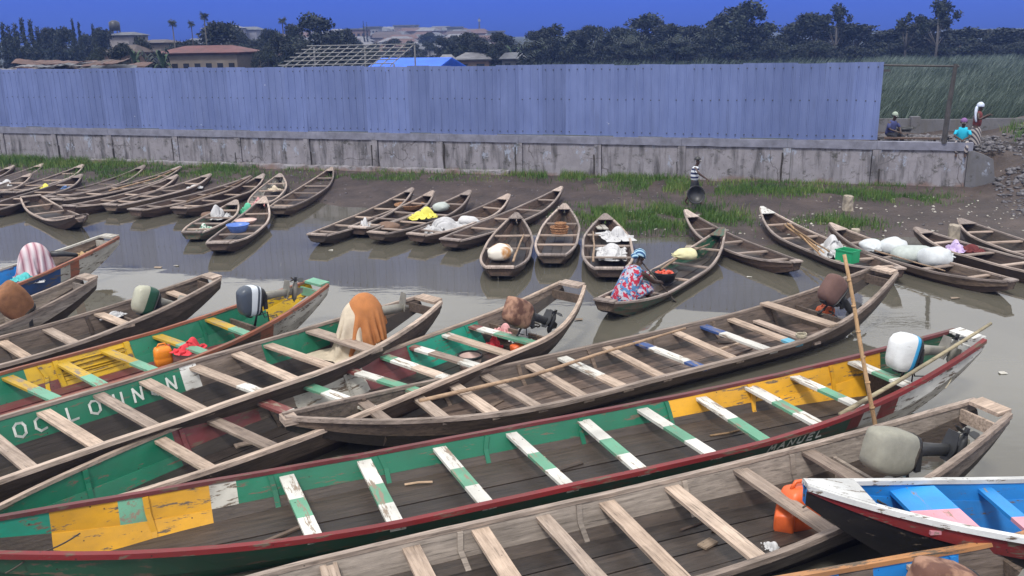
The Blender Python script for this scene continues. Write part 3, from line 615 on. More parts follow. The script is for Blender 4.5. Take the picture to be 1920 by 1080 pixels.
def boat(key, name, label, cat, group, near=True, well=1.9, thwarts=(), wood_m='wood', rail_m='rail', rail_r=None, floor_m='wood_floor', thw_m='thwart', inL=None, inR=None, inLlow=None, outL=None, outR=None, outRlow=None, outLlow=None,
         end_m=None, ribs=True, deck_m=None, rib_m=None, split=0.52):
    h = Hull(key, near); HULLS[key] = h
    root = empty(name, h.mid, h.hd); tag(root, label, cat, group)
    th = 0.032 if near else 0.026
    cuts = set(); 
    for zs in (inL, inR, inLlow, outL, outR, outRlow, outLlow):
        for a, b, m in zs or []: cuts |= {a, b}
    n = 44 if near else 26
    st = sorted({round(h.L * (i / n), 3) for i in range(n + 1)} | {c for c in cuts if 0.05 < c < h.L - 0.05})
    # side planks: two strakes a side, the lower one lapped inside the upper
    for sgn, inn, out in ((1, inL, outL), (-1, inR, outR)):
        for v0, v1, lap, low in ((0.0, split, 0.0, False), (split - 0.015, 1.0, 0.014, True)):
            zi = (inLlow if sgn > 0 and low and inLlow is not None else inn); zo = (outRlow if sgn < 0 and low and outRlow is not None else outLlow if sgn > 0 and low and outLlow is not None else out)
            names = [wood_m]; mis = []; rings = []; dz_ = ('wood_dark' if near else 'wood_brown') if low and wood_m not in ('wood_dark', 'white_old') else wood_m  # inner lower strake: interior shade put into the colour along with bilge stain
            for i, s in enumerate(st):
                rings.append([h.side(s, v0, sgn, lap), h.side(s, v0, sgn, lap + th), h.side(s, v1, sgn, lap + th), h.side(s, v1, sgn, lap)])
                if i < len(st) - 1:
                    sm = (s + st[i + 1]) / 2; a = pick(zi, sm, 'inner' if near and wood_m == 'wood' and not low else dz_); b = pick(zo, sm, ('wood_dark' if near else 'wood_brown') if low and wood_m in ('wood', 'wood_grey') else wood_m)  # outer lower strake: contact shade at the waterline painted in with wet stain
                    for q in (a, b):
                        if q not in names: names.append(q)
                    mis.append([names.index(a), names.index(a), names.index(b), names.index(b)])
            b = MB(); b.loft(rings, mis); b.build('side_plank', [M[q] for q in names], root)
    # floor boards
    s0 = (well if near else 0.16); fl = [s for s in st if s > s0 + 0.02 and s < h.L - 0.02]; fl = [s0] + fl + [h.L - 0.02]
    nb = 4 if near else 3
    for k in range(nb):
        f0, f1 = -1 + 2 * k / nb + 0.012, -1 + 2 * (k + 1) / nb - 0.012; rings = []; dz = rnd.uniform(-.006, .006)
        for s in fl:
            wb, zb = h.chine(s); zz = max(zb, 0.03) + dz; vv = min(1.0, max(0.0, (h.z(s) - zz) / max(h.z(s) - zb, .01))); wb = max(abs(h.side(s, vv, 1, th + 0.016).y) - 0.006, 0.005)
            rings.append([(h.L / 2 - s, f0 * wb, zz), (h.L / 2 - s, f1 * wb, zz), (h.L / 2 - s, f1 * wb, zz + 0.03), (h.L / 2 - s, f0 * wb, zz + 0.03)])
        b = MB(); b.loft(rings); b.build('floor_plank', M[floor_m], root)
    # rails
    for sgn in (1, -1):
        rings = []; rw, rh = (0.042, 0.05) if near else (0.032, 0.035)
        for s in st:
            p = h.side(s, 0, sgn); e = 0.004 * mnoise.noise((s * 2.3, sgn * 3, h.seed)); y = sgn * max(abs(p.y) - th / 2, 0.012)
            rings.append([(p.x, y - sgn * rw * 0.8, p.z - 0.015 + e), (p.x, y - sgn * rw * 0.75, p.z + rh * 0.6 + e), (p.x, y + sgn * rw * 0.9, p.z + rh * 0.55 + e), (p.x, y + sgn * rw, p.z - rh * 0.55 + e)])
        b = MB(); b.loft(rings)
        if near and rnd.random() < 2: pass
        b.build('gunwale', M[(rail_r or rail_m) if sgn < 0 else rail_m], root)
    # ends
    X = h.L / 2
    if near and h.we > 0.15:
        b = MB(); zz = h.z(0) + 0.02; ww = h.w(0)
        b.loft([[(X + 0.06, y, zz - 0.02), (X - 0.15, y, zz - 0.035), (X - 0.15, y, zz + 0.01), (X + 0.06, y, zz + 0.03)] for y in (-ww + 0.045, -ww * 0.3, ww * 0.3, ww - 0.045)])
        b.build('end_plank', M[end_m or rail_m], root)
        b = MB(); b.box((X - 0.20, 0, h.z(0.2) - 0.115), (0.035, 2 * h.w(0.2) - 0.10, 0.16)); b.build('breast_board', M[end_m or wood_m], root)
        wb, zb = h.chine(well); wg = h.w(well); zg = h.z(well); t0 = h.side(well, 0.28, 1, th + .01)
        b = MB(); b.loft([[(X - well + dx, -t0.y, t0.z), (X - well + dx, t0.y, t0.z), (X - well + dx, wb - 0.02, zb), (X - well + dx, -wb + 0.02, zb)] for dx in (-0.03, 0.02)])
        b.build('transom', M[wood_m], root)
        b = MB(); p = h.side(h.L - 0.1, 0, 1); b.box((-X + 0.06, 0, p.z - 0.03), (0.18, 2 * p.y + 0.02, 0.09)); b.build('tail_block', M[rail_m], root)
    else:
        dl = 0.42 if not near else 0.6; ring = []; b = MB()       # small deck on the bow
        for s in (0.0, dl * 0.5, dl):
            ww = h.w(s) - 0.01; zz = h.z(s) + 0.022; ring.append([(X - s, -ww, zz), (X - s, ww, zz), (X - s, ww, zz + 0.018), (X - s, -ww, zz + 0.018)])
        b.loft(ring); b.build('bow_deck', M[deck_m or rail_m], root)
        if not near:
            wb, zb = h.chine(h.L); wg, zg = h.w(h.L), h.z(h.L)
            b = MB(); b.loft([[(-X + dx, -wg + .02, zg), (-X + dx, wg - .02, zg), (-X + dx, wb - .01, zb), (-X + dx, -wb + .01, zb)] for dx in (0.0, 0.035)]); b.build('transom', M[wood_m], root)
            b = MB(); b.loft([[(-X - 0.06, y, zg + 0.0), (-X + 0.11, y, zg + 0.0), (-X + 0.11, y, zg + 0.035), (-X - 0.06, y, zg + 0.035)] for y in (-wg, 0, wg)]); b.build('end_plank', M[rail_m], root)
    # thwarts
    for t in thwarts:
        s, mats = t[0], (t[1] if len(t) > 1 and t[1] else [(1.0, thw_m)]); dz = t[2] if len(t) > 2 else 0.0; wd = t[3] if len(t) > 3 else (0.17 if near else 0.12)
        wd *= rnd.uniform(0.88, 1.12); yaw = rnd.uniform(-.05, .05); drop = (0.085 if near else 0.05) - dz; tk = 0.04 if near else 0.028
        y1 = (h.w(s) - (0.04 if dz <= 0 else -0.02)) ; b = MB(); z = h.z(s) - drop; names = []; yy = [y1]; mis = []
        acc = 0
        for fr, q in mats:
            acc += fr; yy.append(y1 - 2 * y1 * acc)
            if q not in names: names.append(q)
            mis.append(names.index(q))
        rings = []; sl = rnd.uniform(-.012, .012)
        for y in yy:
            dx = yaw * y; zz = z + sl * y
            rings.append([(X - s - wd / 2 + dx, y, zz), (X - s + wd / 2 + dx, y, zz), (X - s + wd / 2 + dx, y, zz + tk), (X - s - wd / 2 + dx, y, zz + tk)])
        b.loft(rings, mis); b.build('thwart', [M[q] for q in names], root)
    # ribs
    if ribs and near:
        k = 0; s = well + 0.55
        while s < h.L - 1.2:
            for sgn in (1, -1):
                pts = [h.side(s + rnd.uniform(-.03, .03), v, sgn, th + 0.012) for v in (0.04, 0.35, 0.68, 0.98)]
                b = MB(); b.loft([[(p.x - .03, p.y + .02 * sgn, p.z), (p.x + .03, p.y + .02 * sgn, p.z), (p.x + .03, p.y - .02 * sgn, p.z), (p.x - .03, p.y - .02 * sgn, p.z)] for p in pts])
                pm = pick(inL if sgn > 0 else inR, s, wood_m); b.build('rib', M[rib_m or pm], root)
            s += 1.35
    return root

PIR = 'large motor boats moored side by side in the foreground'; CAN = 'wooden canoes along the far bank'
half = lambda a, b, f=0.5: [(f, a), (1 - f, b)]
boat('N1', 'motor_boat', 'blue boat with a rust red rail and white end, leftmost of the moored row', 'boat', PIR, well=1.6, thwarts=[(3.6, [(1, 't_bright')]), (4.9, [(1, 't_bright')])],
     rail_m='white_old', rail_r='brick_rail', end_m='white_old', inL=[(1.45, 11, 'blue'), (0, 1.45, 'tan_in')] if False else [(1.45, 11, 'blue')], inR=[(1.45, 11, 'blue')],
     outR=[(0, 1.35, 'white_old'), (1.35, 1.62, 'brick_rail'), (1.62, 1.9, 'white_old'), (1.9, 11, 'navy')], outL=[(0, 11, 'navy')])
boat('N2', 'motor_boat', 'small grey unpainted boat with a brown hooded motor beside the blue boat', 'boat', PIR, well=1.5, thwarts=[(2.6,), (3.7,), (4.8,)], wood_m='wood_grey', rail_m='rail', ribs=True)
boat('N3', 'motor_boat', 'bare brown grey boat with a cream and green motor and a dark net heap', 'boat', PIR, well=1.7, thwarts=[(0.75,), (2.05, None, 0.02), (2.95, [(1, 'thwart')], 0), (3.72,), (4.6,), (5.5,)], wood_m='wood', rail_m='rail')
YT = lambda f: [(f, 't_yellow'), (1 - f, 't_teal')]
boat('N4', 'motor_boat', 'green and yellow painted boat with a red brown rail and a slate blue motor', 'boat', PIR, well=1.55, rail_m='brick_rail', rail_r='brick_rail',
     thwarts=[(1.95, YT(.55)), (2.85, YT(.45)), (3.75, YT(.55)), (4.52, YT(.55)), (5.26, YT(.5)), (6.2, YT(.5))],
     inL=[(0, 0.95, 'yellow'), (0.95, 3.35, 'green'), (3.35, 5.05, 'yellow'), (5.05, 11, 'green')], inR=[(0, 11, 'green')], inLlow=[(0, 0.9, 'yellow'), (0.9, 3.35, 'green'), (3.35, 4.6, 'yellow'), (4.6, 5.05, 'maroon'), (5.05, 11, 'green')],
     outR=[(0, 1.5, 'white_old'), (1.5, 1.8, 'brick_rail')], floor_m='maroon', end_m='t_teal')
boat('N5', 'motor_boat', 'long boat with white hand lettering on its green inner side', 'boat', PIR, well=1.7,
     thwarts=[(1.97, None, 0.02, .22), (2.78,), (3.40,), (4.06, half('thwart', 't_white', .7)), (4.88,), (5.55,), (6.3,), (7.06,), (7.9,)],
     ribs=False, inL=[(0.9, 2.9, 'green'), (4.05, 4.32, 'white'), (4.32, 11, 'green')], inLlow=[], floor_m='wood_dark', wood_m='wood')
PW = [(.16, 't_green'), (.3, 't_white'), (.34, 'thwart'), (.2, 't_white')]
boat('N6', 'motor_boat', 'boat with teal, maroon and peeling white inner panels and a rusty hooded motor', 'boat', PIR, well=1.5,
     thwarts=[(1.95, [(.15, 't_red'), (.25, 't_white'), (.6, 't_green')]), (2.57, [(.1, 't_white'), (.9, 'thwart')]), (3.31, [(.1, 't_red'), (.2, 't_white'), (.4, 'thwart'), (.3, 't_white')]), (3.93, PW), (4.61, [(.15, 't_red'), (.3, 't_white'), (.55, 't_green')]),
              (5.43, [(.3, 't_green'), (.7, 't_white')]), (6.2, [(.4, 't_red'), (.6, 't_white')]), (7.0,), (7.8,)],
     inL=[(1.75, 3.4, 'teal'), (3.4, 4.4, 'maroon'), (4.4, 5.7, 'white_old'), (6.3, 7.6, 'maroon'), (7.6, 10, 'green')], inLlow=[(1.75, 3.4, 'teal'), (3.4, 4.4, 'maroon'), (4.4, 5.7, 'white_old'), (7.6, 10, 'green')], inR=[(1.75, 10, 'teal')], floor_m='wood_floor')
boat('N7', 'motor_boat', 'longest bare grey brown boat with many plank seats and a mauve brown motor', 'boat', PIR, well=1.65,
     thwarts=[(2.3, [(1, 'thwart')], 0.11, .24), (2.62, [(1, 'thwart_far')], -0.12, .17), (3.13, [(.8, 'thwart'), (.2, 't_sky')]), (3.75, [(.3, 't_blue'), (.7, 't_white')]), (4.44,), (5.22, [(.25, 't_blue'), (.5, 't_white'), (.25, 't_blue')]), (5.92,), (6.73, half('t_white', 'thwart', .6)), (7.39,), (8.19,), (8.83,), (9.53,), (10.3,)],
     wood_m='wood', rail_m='rail', floor_m='floor_pale')
WG = [(.4, 't_white'), (.28, 't_green'), (.32, 't_white')]
boat('N9', 'motor_boat', 'boat with a yellow and green inside, dark red rail and a white motor', 'boat', PIR, well=1.45, rail_m='maroon', rail_r='red_rail', end_m='white',
     thwarts=[(1.62, WG), (2.57, WG), (3.33, WG), (4.17, [(.5, 't_white'), (.5, 't_green')]), (5.05, WG), (6.0, WG), (7.0, WG), (8.0, WG), (9.0, WG), (9.9, WG)],
     inL=[(0, 1.2, 'green_dark'), (1.2, 4.68, 'orange_yellow'), (4.68, 10.5, 'green'), (10.5, 10.8, 'white_old'), (10.8, 11.45, 'orange_yellow'), (11.45, 11.75, 't_teal'), (11.75, 12.4, 'orange_yellow'), (12.4, 13.6, 'teal')],
     inLlow=[(0, 1.5, 'green_dark'), (1.5, 2.9, 'orange_yellow'), (10.8, 12.4, 'orange_yellow')], inR=[(0, 13.6, 'green_dark')],
     outR=[(0, 1.95, 'white'), (1.95, 2.3, 'red_rail'), (2.3, 2.62, 'white'), (2.62, 2.85, 'red_rail'), (2.85, 13.6, 'green_dark')], outRlow=[(0, 2.6, 'white_old'), (2.6, 13.6, 'green_dark')], floor_m='wood_dark')
boat('N11', 'motor_boat', 'weathered grey boat in front with a canvas hooded motor and orange fuel cans', 'boat', PIR, well=1.8, thwarts=[(2.1,), (2.99,), (3.88,), (4.72,), (5.45,), (6.2,), (6.95,), (7.8,), (8.7,)], wood_m='wood_grey', rail_m='rail', end_m='rail')
boat('N12', 'motor_boat', 'bright blue boat with a white rail, pointed bow and pink seats', 'boat', PIR, well=0.5, split=.27, rail_m='white_clean', deck_m='white_clean', thwarts=[(1.3, [(.45, 't_pink'), (.55, 't_bright')], 0.0, .5), (2.2, [(.5, 't_pink'), (.5, 't_bright')], -0.02), (3.2, [(.5, 't_pink'), (.5, 't_bright')]), (4.3, [(1, 't_bright')])],
     inL=[(0, 9, 'blue')], inR=[(0, 9, 'blue')], outL=[(0, 9, 'red_rail')], outR=[(0, 9, 'red_rail')], outLlow=[(0, 9, 'black_hull')], floor_m='navy', wood_m='wood_dark', ribs=False)
boat('N13', 'motor_boat', 'boat with an orange wooden rail and blue inner panels in the lower right corner', 'boat', PIR, well=1.6, rail_m='orange_rail', thwarts=[(2.6,), (3.9,), (5.2,)], inL=[(2.1, 3.0, 'blue'), (3.35, 6.0, 'blue')], inR=[(0, 9, 'blue')], wood_m='wood', outL=[(2.0, 9, 'navy')])

CL = {
'a': 'sharp tipped canoe tip in the grass at the very left edge of the bank',
'b': 'thin weathered canoe drawn up on the grass, second from the left edge',
'c': 'canoe with a pale inside and white cloth at the left edge',
'd': 'long canoe pointing at the grass just left of the yellow cloth',
'e': 'wide canoe carrying a yellow cloth and a blue cloth at the far left bank',
'f': 'short stubby brown canoe afloat alone across the ends of the left row',
'g': 'low thin canoe just right of the yellow cloth, its tip before the bare ledge',
'h': 'canoe with pale marks along its rail, left of the white cloth canoe',
'i': 'dark canoe with three seats right of the canoe with a marked rail',
'j': 'canoe with a white cloth tucked by its bow in the left row',
'k': 'half hidden narrow canoe between the white cloth canoe and the end of the left row',
'l': 'canoe at the right end of the left row with a tall dark bow',
'm': 'canoe with a whitewashed inside behind the canoe with the blue bowl',
'n': 'green grey canoe with white and green cloths afloat before the left row',
'o': 'canoe with a blue bowl and green cloth afloat beside the green grey canoe',
'p': 'large empty brown canoe drawn up alone at the muddy inlet left of centre',
'q': 'dark soaked empty canoe leftmost in the middle group',
'r': 'canoe with a red brown basket and a small white bundle in its stern',
's': 'canoe with a crumpled yellow cloth in the middle group',
't': 'canoe with a large white cloth in the middle group',
'u': 'longest empty canoe at the right of the middle group, its bow up the mud',
'v': 'stern on canoe with a rust marked white sack',
'w': 'stern on canoe with a brown basket on its seat',
'x': 'stern on canoe with a white tarpaulin draped over its side',
'y': 'green edged canoe paddled by the seated woman',
'z': 'dark empty canoe with its bow by the grass, behind the paddled canoe',
'A': 'canoe with bamboo poles, white cloth and a green crate',
'B': 'canoe loaded with two large tied white sacks',
'C': 'canoe with lilac and dark red cloths at the right edge',
'D': 'almost black empty canoe at the right edge behind the concrete stump',
}
WM = dict(q='wood_dark', z='wood_brown', D='wood_dark', n='green_old', y='wood', C='wood_brown', i='wood_brown', l='wood_brown', p='wood', e='wood_brown', f='wood_brown', m='white_old', c='wood_grey', o='wood_brown')
for k, lab in CL.items():
    L = BOATS[k][3]; big = L > 5.8
    fr = (0.16, 0.33, 0.52, 0.72, 0.88) if big else (0.2, 0.42, 0.64, 0.84)
    kw = {}
    if k == 'y': kw = dict(inL=[(0, 4.2, 'green_dark')], outR=[(3.4, 6.5, 'green_old')], outL=[(3.4, 6.5, 'green_old')], deck_m='green_old')
    if k == 'x': fr = (0.28, 0.5, 0.74)
    if k == 'v': fr = (0.3, 0.55)
    if k == 'w': fr = (0.27, 0.52, 0.72)
    if k == 'A': kw = dict(deck_m='white')
    boat(k, 'canoe', lab, 'canoe', CAN, near=False, thwarts=[(f * L,) for f in fr], wood_m=WM.get(k, rnd.choice(['wood', 'wood_brown', 'wood_brown'])), rail_m='rail_far', thw_m='thwart_far', floor_m='wood_dark' if k in 'qDz' else 'wood_floor', **kw)

h = HULLS['N4']; r4 = [o for o in col.objects if o.type == 'EMPTY' and (o.location - h.mid).length < 1e-4][0]
for k in range(7):
    b = MB(); v = .16 + k * .105; b.tube([h.side(s_, v + .02 * math.sin(k * 2 + s_), 1, .05 + .006 * (k % 3)) for s_ in (3.45, 3.8, 4.2, 4.55)], [.011, .016, .014, .010], 6); b.build('slat', M['yellow'], r4)
for s_ in (3.42, 4.58):
    p_ = [h.side(s_, v, 1, .06) for v in (.02, .4, .85)]; b = MB(); b.loft([[(p.x - .04, p.y + .02, p.z), (p.x + .04, p.y + .02, p.z), (p.x + .04, p.y - .02, p.z), (p.x - .04, p.y - .02, p.z)] for p in p_]); b.build('rib', M['yellow'], r4)
# hand lettering on the inner far side of N5 and the outer near side of N9: flat painted strokes
GL = {'O': [[(.1, .2), (.1, .8), (.35, 1), (.75, .95), (.9, .7), (.85, .2), (.55, 0), (.1, .2)]], 'C': [[(.9, .85), (.5, 1), (.15, .8), (.1, .3), (.4, .02), (.85, .12)]], 'L': [[(.15, 1), (.15, .05), (.85, .1)]],
      'U': [[(.1, 1), (.12, .1), (.45, 0), (.8, .1), (.85, 1)]], 'N': [[(.1, 0), (.15, 1), (.8, .05), (.9, 1)]], 'M': [[(.05, 0), (.2, 1), (.5, .3), (.8, 1), (.95, 0)]], 'A': [[(.05, 0), (.5, 1), (.95, 0)], [(.25, .4), (.75, .4)]],
      'E': [[(.85, 1), (.15, 1), (.15, 0), (.9, 0)], [(.15, .52), (.75, .52)]]}
def letters(key, items, sgn, v0, v1, width, inner, mat):
    h = HULLS[key]; root = [o for o in col.objects if o.type == 'EMPTY' and (o.location - h.mid).length < 1e-4][0]
    for ch, s, wd, flip in items:
        b = MB()
        for stroke in GL[ch]:
            pts = []
            for (a, c) in stroke:
                ss_ = s + (-(a - .5) if flip else (a - .5)) * wd; v = v1 + (v0 - v1) * c
                o_ = 0.032 + 0.009 if inner else -0.009; pts.append(h.side(ss_, 0, sgn, o_).lerp(h.side(ss_, 0.52, sgn, o_), v / 0.52))
            for p, q in zip(pts[:-1], pts[1:]):
                d = (q - p).normalized(); nrm = Vector((0, -sgn if inner else sgn, 0)); sd_ = d.cross(nrm).normalized() * width / 2; e = d * width * .35
                vs_ = [p - sd_ - e, p + sd_ - e, q + sd_ + e, q - sd_ + e]; off = nrm * 0.002
                b.add(vs_ + [x + off for x in vs_], [(0, 1, 2, 3), (4, 5, 6, 7), (0, 1, 5, 4), (1, 2, 6, 5), (2, 3, 7, 6), (3, 0, 4, 7)])
        b.build('letter', M[mat], root)
letters('N5', [('O', 6.98, .15, True), ('O', 6.63, .17, True), ('C', 6.37, .17, True), ('L', 5.95, .17, True), ('O', 5.64, .17, True), ('U', 5.30, .15, True), ('N', 5.02, .165, True), ('O', 4.75, .165, True), ('N', 4.50, .165, True)], 1, 0.15, 0.40, 0.032, True, 'lettering')
letters('N9', [(c, 4.15 - i * .155, .115, True) for i, c in enumerate('MANUEL')], -1, 0.16, 0.40, 0.02, False, 'lettering')

# ------------------------------------------------------------------ outboard motors
def ring(cx, cy, cz, rx, ry, n=16, p=3.0, tilt=0.0):
    out = []
    for k in range(n):
        t = 2 * PI * k / n; c, s = math.cos(t), math.sin(t)
        x = rx * math.copysign(abs(c) ** (2 / p), c); y = ry * math.copysign(abs(s) ** (2 / p), s)
        out.append((cx + x, cy + y, cz + x * tilt))
    return out
def motor(key, px, label, cowl_m, tilt=62, scale=1.0, z=0.92, band=None, yaw=0.0, cover=None, low_m='black_plastic', leg_m='grey_metal', dx=0.0, tall=1.0):
    if cover: tall = 1.2
    scale *= .95
    h = HULLS[key]; p = at(px[0], px[1], z); lx, ly = h.local(p)
    c = math.radians(tilt); s_m = lx - 0.36 * scale * math.sin(c) / 0.88 + dx
    piv = Vector((h.L / 2 - s_m, max(-.3, min(.3, ly)), z - 0.36 * scale * math.cos(c) - 0.02))
    root = empty('outboard_motor', h.world(piv), h.hd + yaw); tag(root, label, 'outboard motor', 'outboard motors tilted up inside the boats')
    T = Matrix.Rotation(-c, 3, 'Y')
    def bld(b, name, mats, smooth=True, parent=root):
        b.v = [tuple(T @ (Vector(q) * scale)) for q in b.v]; o = b.build(name, mats, parent, smooth); return o
    # upright frame: x towards the boat's end, z up, pivot at the clamp; the powerhead sits above
    k_ = 1.08 if cover else 1.0
    prof = [(.09 + (z_ - .09) * tall, xf * k_, xb * k_, hw_ * k_) for z_, xf, xb, hw_ in ((0.09, .18, -.23, .120), (0.12, .22, -.28, .148), (0.17, .235, -.30, .157), (0.215, .24, -.31, .160), (0.33, .235, -.315, .157), (0.42, .20, -.295, .140), (0.475, .145, -.245, .112), (0.497, .07, -.16, .075))]
    if cover: prof = [(.08 + .47 * tall * t_, .20 * k2, -.265 * k2, .152 * k2) for t_, k2 in ((0, .84), (.07, .97), (.28, 1.05), (.6, 1.04), (.84, .97), (.95, .84), (1.0, .62))]
    pw_ = 4.4 if cover else 4.2
    rings = [ring((xf + xb) / 2, 0, z_, (xf - xb) / 2, hw_, 20, pw_, 0.0 if i_ < 4 else .05 * (i_ - 3)) for i_, (z_, xf, xb, hw_) in enumerate(prof)]
    if cover: rings = [[(x + .016 * mnoise.noise((x * 11, y * 11, zz * 8)), y + .022 * mnoise.noise((x * 9 + 3, y * 10, zz * 8)), zz + .016 * mnoise.noise((x * 9, y * 9, 7))) for x, y, zz in r] for r in rings]
    mis = 0
    if band: mis = [[(band[2][i] if band[1](k) else 0) for k in range(20)] for i in range(len(prof) - 1)]
    b = MB(); b.loft(rings, mis); o_c = bld(b, 'cowling', [M[cowl_m]] + ([M[q] for q in band[0]] if band else []))
    bv_ = o_c.modifiers.new('edges', 'EDGE_SPLIT'); bv_.split_angle = math.radians(38 if not cover else 60)
    if not cover:
        b = MB(); b.loft([ring(-.04, 0, z_, .235 + e_, .158 + e_, 20, pw_) for z_, e_ in ((.118, .012), (.122, .022), (.134, .022), (.138, .014))]); bld(b, 'trim_band', M['black_plastic'])
        b = MB(); b.box((-.325, 0, .27), (.03, .12, .07)); bld(b, 'rear_grip', M['black_plastic'], False)
    if cover:
        b = MB(); r0, r1 = prof[0], prof[1]
        b.loft([ring((r0[1] + r0[2]) / 2, 0, r0[0] + q, (r0[1] - r0[2]) / 2 * 1.05, r0[3] * 1.06, 20, 3.4) for q in (-.02, .02)]); bld(b, 'cover_hem', M['rope_dark'])
    b = MB(); b.loft([ring(0.02, 0, a, rx, ry, 16, 3, .05) for a, rx, ry in ((-.02, .10, .075), (.03, .16, .12), (.085, .18, .135), (.10, .165, .125))]); bld(b, 'lower_cowl', M[low_m])
    b = MB(); b.loft([ring(0.03 + .02 * k, 0, a, rx, ry, 12, 2.5) for k, (a, rx, ry) in enumerate(((-.02, .085, .06), (-.2, .075, .05), (-.42, .07, .04), (-.60, .075, .035)))]); bld(b, 'leg', M[leg_m])
    b = MB(); b.loft([[(x, y, -.50) for x, y in ((-.04, -.05), (.10, -.10), (.30, -.07), (.30, .07), (.10, .10), (-.04, .05))], [(x, y, -.485) for x, y in ((-.04, -.05), (.10, -.10), (.30, -.07), (.30, .07), (.10, .10), (-.04, .05))]]); bld(b, 'cavitation_plate', M[leg_m], False)
    b = MB(); b.loft([[(x, r * math.cos(t), -.68 + r * math.sin(t)) for t in [2 * PI * k / 10 for k in range(10)]] for x, r in ((-.10, .008), (-.05, .045), (.08, .058), (.2, .05), (.27, .03))]); bld(b, 'gearcase', M[leg_m])
    b = MB(); b.loft([[(-.02, -.01, -.70), (.16, -.008, -.70), (.16, .008, -.70), (-.02, .01, -.70)], [(.06, -.006, -.86), (.14, -.004, -.86), (.14, .004, -.86), (.06, .006, -.86)]]); bld(b, 'skeg', M[leg_m], False)
    b = MB()
    for k in range(3):
        a = k * 2 * PI / 3 + .4; R = Matrix.Rotation(a, 3, 'X'); R2 = Matrix.Rotation(.6, 3, 'Z')
        pts = [(0, -.02, .03), (0, -.06, .08), (0, -.045, .14), (0, .03, .15), (0, .06, .09), (0, .02, .03)]
        q = [R @ (R2 @ Vector(v)) + Vector((.30, 0, -.68)) for v in pts]; b.add(q + [x + Vector((.008, 0, 0)) for x in q], [(0, 1, 2, 3, 4, 5), (11, 10, 9, 8, 7, 6)] + [(i, (i + 1) % 6, 6 + (i + 1) % 6, 6 + i) for i in range(6)])
    b.loft([[(x, .028 * math.cos(t), -.68 + .028 * math.sin(t)) for t in [2 * PI * k / 8 for k in range(8)]] for x in (.27, .36)]); bld(b, 'propeller', M['black_rubber'], False)
    for y_ in (-.05, .06):
        b = MB(); b.tube([(-.15, y_, .08), (-.34, y_ * 1.6, .0), (-.30, y_ * 2.6, -.22), (-.52, y_ * 3.0, -.30)], .011, 6); bld(b, 'hose', M['black_rubber'])
    # clamp bracket and tiller do not tilt
    b = MB()
    for y in (-.09, .09): b.box((-.02, y, -.06), (.07, .035, .26)); b.box((-.11, y, -.10), (.12, .03, .05))
    b.box((-.02, 0, .02), (.05, .22, .05)); b.v = [tuple(Vector(q) * scale) for q in b.v]; b.build('clamp_bracket', M['black_rubber'], root)
    b = MB(); b.tube([(-.14, .03, .06), (-.35, .05, .08), (-.52, .06, .10)], [.022, .018, .024], 8); bld(b, 'tiller_handle', M['black_plastic'])
    return root
motor('N2', (25, 560), 'outboard motor under a glossy brown hood in the small grey boat', 'brown_vinyl', 30, 1.12, 0.95, cover=True)
motor('N3', (275, 560), 'cream and dark green outboard motor in the bare brown grey boat', 'cowl_cream', 58, 1.0, 0.92, band=(['cowl_green', 'black_plastic'], lambda k: True, [2, 1, 1, 1, 0, 0, 0]), yaw=.15)
motor('N4', (478, 566), 'slate blue outboard motor with pale stripes in the green and yellow boat', 'cowl_slate', 80, 1.02, 1.04, band=(['stripe_white'], lambda k: True, [0, 1, 0, 1, 0, 0, 0]))
motor('N6', (972, 582), 'black outboard motor under a rusty blotched hood in the teal panelled boat', 'rusty_vinyl', 58, 1.0, 0.92, cover=True, leg_m='black_rubber')
motor('N7', (1557, 533), 'mauve brown outboard motor in the longest bare boat', 'mauve_vinyl', 40, 1.05, 0.90, leg_m='black_rubber')
motor('N9', (1682, 652), 'white outboard motor with a bright blue stripe in the yellow and green boat', 'cowl_white', 74, 1.05, 0.98, band=(['cowl_blue'], lambda k: k >= 11 or k < 1, [0, 1, 1, 0, 0, 0, 0]))
motor('N11', (1662, 838), 'outboard motor under a grey canvas hood in the front grey boat', 'canvas_grey', 72, 1.1, 0.90, cover=True, leg_m='black_rubber')
motor('N13', (1762, 1100), 'outboard motor under a brown hood at the bottom edge of the picture', 'rusty_vinyl', 68, 1.0, 1.0, cover=True)

